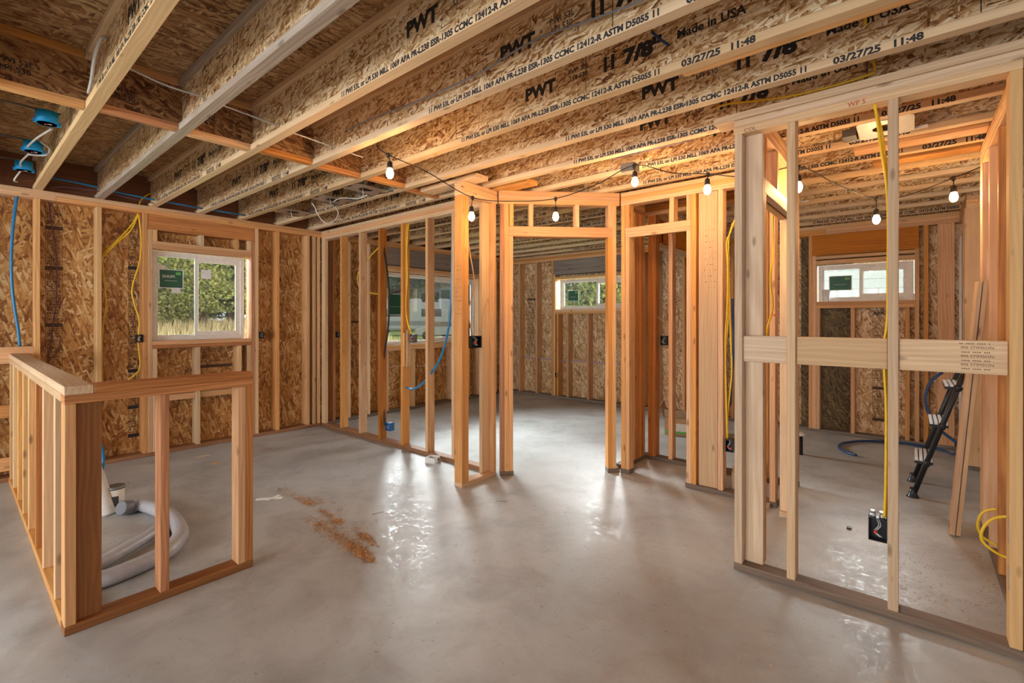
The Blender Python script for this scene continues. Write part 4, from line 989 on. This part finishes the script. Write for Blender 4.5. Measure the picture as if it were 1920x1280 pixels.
# sawdust: drifts of tiny curled flakes
bm = bmesh.new(); rr = random.Random(3)
drift = [(1.696, 3.826, 0.05, 40), (1.7, 3.679, 0.05, 60), (1.704, 3.54, 0.04, 90), (1.7, 3.431, 0.05, 200), (1.705, 3.393, 0.03, 120), (1.787, 3.425, 0.05, 40), (1.781, 3.319, 0.06, 50), (1.692, 3.183, 0.03, 60), (1.68, 3.072, 0.03, 90), (1.663, 2.945, 0.035, 220), (1.686, 2.944, 0.02, 100), (1.584, 3.078, 0.05, 90), (1.565, 2.985, 0.05, 140), (1.559, 2.858, 0.07, 160), (1.561, 2.752, 0.07, 180), (1.548, 2.647, 0.06, 160), (1.553, 2.567, 0.045, 260), (1.54, 2.5, 0.04, 320), (1.536, 2.437, 0.04, 320), (1.522, 2.35, 0.03, 180), (1.665, 2.629, 0.03, 200), (1.658, 2.571, 0.03, 160), (1.639, 2.475, 0.03, 60), (1.706, 2.744, 0.06, 60), (1.78, 3.08, 0.08, 40), (1.815, 2.74, 0.09, 30)]
def flake(x, y, s):
    a = rr.uniform(0, 2 * PI); l = s * rr.uniform(.5, 1.6); w = s * rr.uniform(.2, .5); z = .0008 + rr.uniform(0, .35) * s
    c, sn = math.cos(a), math.sin(a); tl = rr.uniform(-.3, .5) * s
    v = [bm.verts.new(p) for p in ((x - c * l - sn * w, y - sn * l + c * w, z), (x + c * l - sn * w, y + sn * l + c * w, z + abs(tl)), (x + c * l + sn * w, y + sn * l - c * w, z + abs(tl) * .6), (x - c * l + sn * w, y - sn * l - c * w, z))]
    bm.faces.new(v)
for x, y, w, n in drift:
    for i in range(int(n * .9)): flake(x + rr.gauss(0, w * .55), y + rr.gauss(0, w * .9), .0058)
for i in range(1500): flake(rr.uniform(1.35, 1.95), rr.uniform(2.2, 4.0), .0018)
for i in range(500): flake(rr.uniform(2.95, 3.8), rr.uniform(-.33, .1), .004)
for i in range(400): flake(rr.uniform(.6, 3.2), rr.uniform(-.3, 4.5), .004)
o = new_obj('sawdust', to_mesh(bm, 'sawdust'), 'sawdust'); tag(o, 'orange sawdust drifts swept across the concrete in the middle foreground', 'sawdust', kind='stuff')

# ------------------------------------------------------------------ window labels
def wlabel(i, wn, x0, x1, z0, z1, y, txt=None):
    w = D.objects['window_%d' % wn]
    p = box('label_sheet', (x0, y, z0), (x1, y + .0008, z1), 'green', w)
    b = .008
    for lo, hi in (((x0 - b, z0 - b), (x0, z1 + b)), ((x1, z0 - b), (x1 + b, z1 + b)), ((x0, z0 - b), (x1, z0)), ((x0, z1), (x1, z1 + b))):
        under(box('label_border', (lo[0], y, lo[1]), (hi[0], y + .0007, hi[1]), 'paper', w), p)
    if txt:
        me = text_mesh(txt, .042, .0004)
        for v in me.vertices: v.co.x *= -1
        under(new_obj('label_print', me, 'paper', w, (x0 + (x1 - x0) * .66, y - .0006, z0 + (z1 - z0) * .55), (PI / 2, 0, 0)), p)
    under(box('label_print', (x0 + .04, y - .0005, z0 + (z1 - z0) * .38), (x1 - .05, y - .0003, z0 + (z1 - z0) * .38 + .003), 'paper', w), p)
    under(box('label_print', (x1 - .06, y - .0005, z0 + (z1 - z0) * .74), (x1 - .015, y - .0003, z0 + (z1 - z0) * .90), 'lime', w), p)
wlabel(0, 1, 1.375, 1.575, 1.68, 1.86, .118, 'PRIME')
w1 = D.objects['window_1']
box('paper_tag', (1.345, .1185, 1.80), (1.425, .1192, 1.905), 'paper', w1); box('paper_tag', (1.48, .1185, 1.625), (1.555, .1192, 1.672), 'paper', w1); box('paper_tag', (1.74, .100, 1.79), (1.835, .1007, 1.885), 'paper', w1)
wlabel(1, 2, 4.13, 4.42, 1.42, 1.72, .118, 'MILGARD' if False else None)
box('paper_tag', (4.08, .1185, 1.64), (4.16, .1192, 1.80), 'paper', D.objects['window_2'])
wlabel(2, 3, by(4.50), by(4.30), 1.66, 1.83, .118)
wlabel(3, 4, by(.76), by(.55), 1.70, 1.86, .118)

# ------------------------------------------------------------------ outdoors
gr = sheet('ground', 'z', (-60, 6.0, -.35), (90, 110, -.20), 'ground'); tag(gr, kind='structure')
gr2 = sheet('ground', 'z', (7.0, -60, -.35), (90, 5.99, -.20), 'ground'); tag(gr2, kind='structure')
def leaf_cloud(bm, cx, cy, cz, rx, ry, rz, n, s, rr):
    for i in range(n):
        u = rr.uniform(-1, 1); a = rr.uniform(0, 2 * PI); q = rr.uniform(.55, 1) ** .6; k = math.sqrt(1 - u * u)
        p = Vector((cx + rx * q * k * math.cos(a), cy + ry * q * k * math.sin(a), cz + rz * q * u))
        d1 = Vector((rr.gauss(0, 1), rr.gauss(0, 1), rr.gauss(0, 1))).normalized() * s * rr.uniform(.5, 1.3)
        d2 = d1.orthogonal().normalized() * s * .55
        bm.faces.new([bm.verts.new(v) for v in (p - d1, p + d2, p + d1, p - d2)])
def tree_mesh(seed, h, w, n, s, mat):
    rr = random.Random(seed); bm = bmesh.new()
    for i in range(12):
        t = i / 11; cz = h * (.16 + .72 * t); r = w * (1 - .55 * abs(t - .35)) * .5
        leaf_cloud(bm, rr.uniform(-.35, .35) * w, rr.uniform(-.35, .35) * w, cz, r, r, h * .13, n // 12, s, rr)
    me = to_mesh(bm, 'foliage'); me.materials.append(M[mat]); return me
TR = [tree_mesh(1, 7, 4.4, 14000, .09, 'leaf'), tree_mesh(2, 5, 4.2, 12000, .075, 'leafy'), tree_mesh(3, 9, 5, 9000, .17, 'leaf')]
bm = bmesh.new(); bm_tube(bm, [(0, 0, 0), (.08, 0, 1.6), (0, .1, 4)], .16, 8); TRK = to_mesh(bm, 'trunk'); TRK.materials.append(M['bark'])
def tree(k, x, y, sc, label, grp='trees beyond the windows'):
    t = thing('tree', label, 'tree', (x, y, 1.0 if (x < 10 and y < 30) else -.2), random.uniform(0, 6), grp); t.scale = (sc, sc, sc)
    new_obj('foliage', TR[k], None, t); new_obj('trunk', TRK, None, t)
for i, (k, x, y, s, lb) in enumerate((
    (1, 4.1, 13.6, .62, 'yellow-green bush filling the left pane of the left window'), (0, 5.6, 16.2, .80, 'green tree behind the bush in the left window'),
    (0, 7.3, 17.2, .78, 'tree filling the right pane of the left window'), (2, 9.3, 22, .8, 'tall tree at the right edge of the left window'),
    (0, 3.2, 18.5, 1.0, 'tree at the left edge of the left window'), (2, 6.4, 24, 1.1, 'tallest tree further back in the left window'),
    (2, *(36.66, 52.68), 1.5, 'far tree left of the motorhome in the big window'), (2, *(41.09, 53.64), 1.6, 'far tree behind the motorhome roof, left one in the big window'),
    (2, *(41.74, 49.76), 1.5, 'far tree behind the motorhome roof, right one in the big window'), (2, *(40.83, 44.64), 1.5, 'far tree beside the motorhome end in the big window'),
    (2, *(47.31, 46.27), 1.7, 'far tree at the right of the big window'),
    (1, 14.5, 10.6, 1.0, 'bright bush outside the far middle window, left one'), (1, 14.8, 8.2, .95, 'bright bush outside the far middle window, middle one'), (0, 19, 9.4, 1.1, 'green tree behind the bushes outside the far middle window'), (1, 14.3, 6.2, 1.0, 'bright bush outside the far middle window, right one'))):
    tree(k, x, y, s, lb)
# rising bank of dry grass seen through the left window
bm = bmesh.new(); rr = random.Random(4)
for i in range(9):
    for j in range(5):
        pass
prof = [(8.5, -.2), (10, .35), (11.5, .78), (13, 1.0), (30, 1.4)]
vs = [[bm.verts.new((x, y, z + (.05 * math.sin(x * 2.1 + y)))) for y, z in prof] for x in [-8 + i * .8 for i in range(21)]]
for a, b in zip(vs, vs[1:]):
    for j in range(len(prof) - 1): bm.faces.new((a[j], b[j], b[j + 1], a[j + 1]))
o = new_obj('grass_bank', to_mesh(bm, 'grass_bank'), 'ground'); tag(o, kind='structure')
bm = bmesh.new()
def bz(y):
    for (a, za), (b, zb) in zip(prof, prof[1:]):
        if a <= y <= b: return za + (zb - za) * (y - a) / (b - a)
    return -.2
for i in range(9000):
    x = rr.uniform(1.0, 7.9); y = rr.uniform(10.5, 15.5); hh = rr.uniform(.15, .42); a = rr.uniform(-.12, .12); z = bz(y)
    bm.faces.new([bm.verts.new(v) for v in ((x - .012, y, z), (x + .012, y, z), (x + a, y + rr.uniform(-.08, .08), z + hh))])
o = new_obj('dry_grass', to_mesh(bm, 'dry_grass'), 'drygrass'); tag(o, 'tall dry straw-coloured grass on the bank outside the left window', 'grass', kind='stuff')

# motorhome
rv = thing('motorhome', 'long white motorhome parked beyond the big window', 'motorhome', (28.19, 34.82, -0.2), R(-48))
box('coach_body', (-5.2, -1.2, .55), (5.2, 1.2, 3.05), 'rvwhite', rv, .12)
box('stripe', (-5.0, -1.215, .95), (4.0, -1.202, 1.35), 'rvgrey', rv); box('side_window', (-3.0, -1.215, 1.75), (-1.2, -1.202, 2.45), 'darkglass', rv); box('side_window', (.2, -1.215, 1.75), (2.0, -1.202, 2.45), 'darkglass', rv)
box('windscreen', (-5.215, -1.0, 1.5), (-5.202, 1.0, 2.6), 'darkglass', rv); box('door', (2.6, -1.22, .7), (3.3, -1.204, 2.5), 'rvgrey', rv)
for x in (-3.2, -1.0, 1.6): box('roof_unit', (x, -.5, 3.05), (x + 1.0, .5, 3.4), 'rvwhite', rv, .08)
for x in (-3.6, 2.9):
    for y in (-1.0, 1.0): lathe('wheel', [(.2, -.14), (.45, -.14), (.48, -.1), (.48, .1), (.45, .14), (.2, .14)], 'tyre', rv, (x, y, .48), 20, (PI / 2, 0, 0))
def car(px_loc, rz, label):
    t = thing('car', label, 'car', px_loc, rz, 'cars parked beyond the big window')
    bm = bmesh.new()
    pr_ = [(-2.2, .35), (-2.25, .75), (-1.5, .92), (-.9, 1.42), (.8, 1.45), (1.5, .98), (2.15, .85), (2.25, .4)]
    a = [bm.verts.new((x, -.85, z)) for x, z in pr_]; b = [bm.verts.new((x, .85, z)) for x, z in pr_]
    bm.faces.new(a); bm.faces.new(b[::-1])
    for i in range(len(pr_)): bm.faces.new((a[i], b[i], b[(i + 1) % len(pr_)], a[(i + 1) % len(pr_)]))
    bmesh.ops.recalc_face_normals(bm, faces=bm.faces)
    new_obj('car_body', to_mesh(bm, 'car_body'), 'rvwhite', t)
    box('side_window', (-.9, -.862, .98), (.8, -.852, 1.34), 'darkglass', t)
    for x in (-1.4, 1.4):
        for y in (-.8, .8): lathe('wheel', [(.12, -.09), (.32, -.09), (.32, .09), (.12, .09)], 'tyre', t, (x, y, .32), 16, (PI / 2, 0, 0))
car((24.24, 27.09, -0.2), R(-40), 'small white car parked in front of the motorhome')
car((25.85, 26.73, -0.2), R(-40), 'white car furthest right in the big window')
# neighbour house outside the right window
nh = thing('neighbour_house', 'pale blue-grey sided house close outside the right window', 'house', (12.5, .5, -.2), 0)
bm = bmesh.new()
for i in range(22): bm_box(bm, (0, -6, i * .2), (.03 + .012, 4.5, i * .2 + .19))
bm_box(bm, (.02, -6, 0), (.3, 4.5, 4.4)); new_obj('siding', to_mesh(bm, 'siding'), 'siding', nh)
box('window_trim', (-.05, -.95, 1.75), (-.0, -.2, 2.1), 'vinyl', nh); box('window_pane', (-.056, -.9, 1.79), (-.051, -.25, 2.06), 'darkglass', nh)
box('eave', (-.6, -6.3, 4.4), (.6, 4.8, 4.6), 'vinyl', nh)

# ------------------------------------------------------------------ light
wd = D.worlds.new('overcast'); bpy.context.scene.world = wd; wd.use_nodes = True
nt = wd.node_tree; nt.nodes.clear()
o = nt.nodes.new('ShaderNodeOutputWorld'); bg = nt.nodes.new('ShaderNodeBackground'); tc = nt.nodes.new('ShaderNodeTexCoord')
sp = nt.nodes.new('ShaderNodeSeparateXYZ'); rp = nt.nodes.new('ShaderNodeValToRGB')
nt.links.new(tc.outputs['Generated'], sp.inputs[0]); nt.links.new(sp.outputs[2], rp.inputs[0])
rp.color_ramp.elements[0].position = 0; rp.color_ramp.elements[0].color = (.80, .86, .92, 1)
rp.color_ramp.elements[1].position = .7; rp.color_ramp.elements[1].color = (1, 1, 1, 1)
nt.links.new(rp.outputs[0], bg.inputs[0]); bg.inputs[1].default_value = 1.1; nt.links.new(bg.outputs[0], o.inputs[0])

def area(name, loc, target, sx, sy, power, col):
    l = D.lights.new(name, 'AREA'); l.shape = 'RECTANGLE'; l.size = sx; l.size_y = sy; l.energy = power; l.color = col
    ob = D.objects.new(name, l); link(ob); ob.location = loc
    d = Vector(target) - Vector(loc); ob.rotation_euler = d.to_track_quat('-Z', 'Y').to_euler(); return ob
DAY = (.93, .97, 1.0)
# daylight coming in through the openings behind and beside the camera
area('daylight_front_opening', (-4.30, -2.2, 1.3), (4, -2.2, 1.2), 3.2, 2.1, 50, DAY)
area('daylight_front_window', (-4.30, 2.8, 1.45), (4, 2.8, 1.2), 4.2, 1.7, 300, DAY)
area('daylight_side_opening', (-1.9, -4.75, 1.3), (-1.9, 4, 1.4), 2.9, 2.1, 30, DAY)
area('daylight_side_window', (2.0, -4.75, 1.5), (2.0, 4, 1.2), 2.7, 1.5, 20, DAY)
# area lamps added above the eaves, out of view, to boost window light
area('fill_over_window_1', (.1, 8.6, 3.1), (1.7, 5.8, 1.6), 2.6, 1.1, 560, DAY)
area('fill_over_window_2', (6.6, 8.8, 3.1), (4.9, 5.8, 1.5), 5.4, 1.15, 3300, DAY)
area('fill_over_window_3', (9.6, 4.0, 3.1), (6.7, 3.9, 1.8), 3.2, 1.15, 1700, DAY)
area('fill_over_window_4', (9.4, .5, 3.1), (6.7, .45, 1.8), 1.8, 1.0, 420, DAY)

# ------------------------------------------------------------------ camera
cam = D.cameras.new('camera'); co = D.objects.new('camera', cam); link(co)
co.location = CAM; co.rotation_euler = (PI / 2, 0, R(40.18 - 90))
cam.sensor_width = 36; cam.lens = 36 * 889.1 / 1920; cam.shift_y = -42.75 / 1920; cam.clip_start = .03; cam.clip_end = 400
sc = bpy.context.scene; sc.camera = co
sc.view_settings.view_transform = 'Standard'; sc.view_settings.look = 'None'; sc.view_settings.gamma = 1; sc.view_settings.exposure = 0
sc.cycles.max_bounces = 7; sc.cycles.diffuse_bounces = 4; sc.cycles.transparent_max_bounces = 12; sc.cycles.glossy_bounces = 3
sc.cycles.use_denoising = True; sc.cycles.sample_clamp_indirect = 6
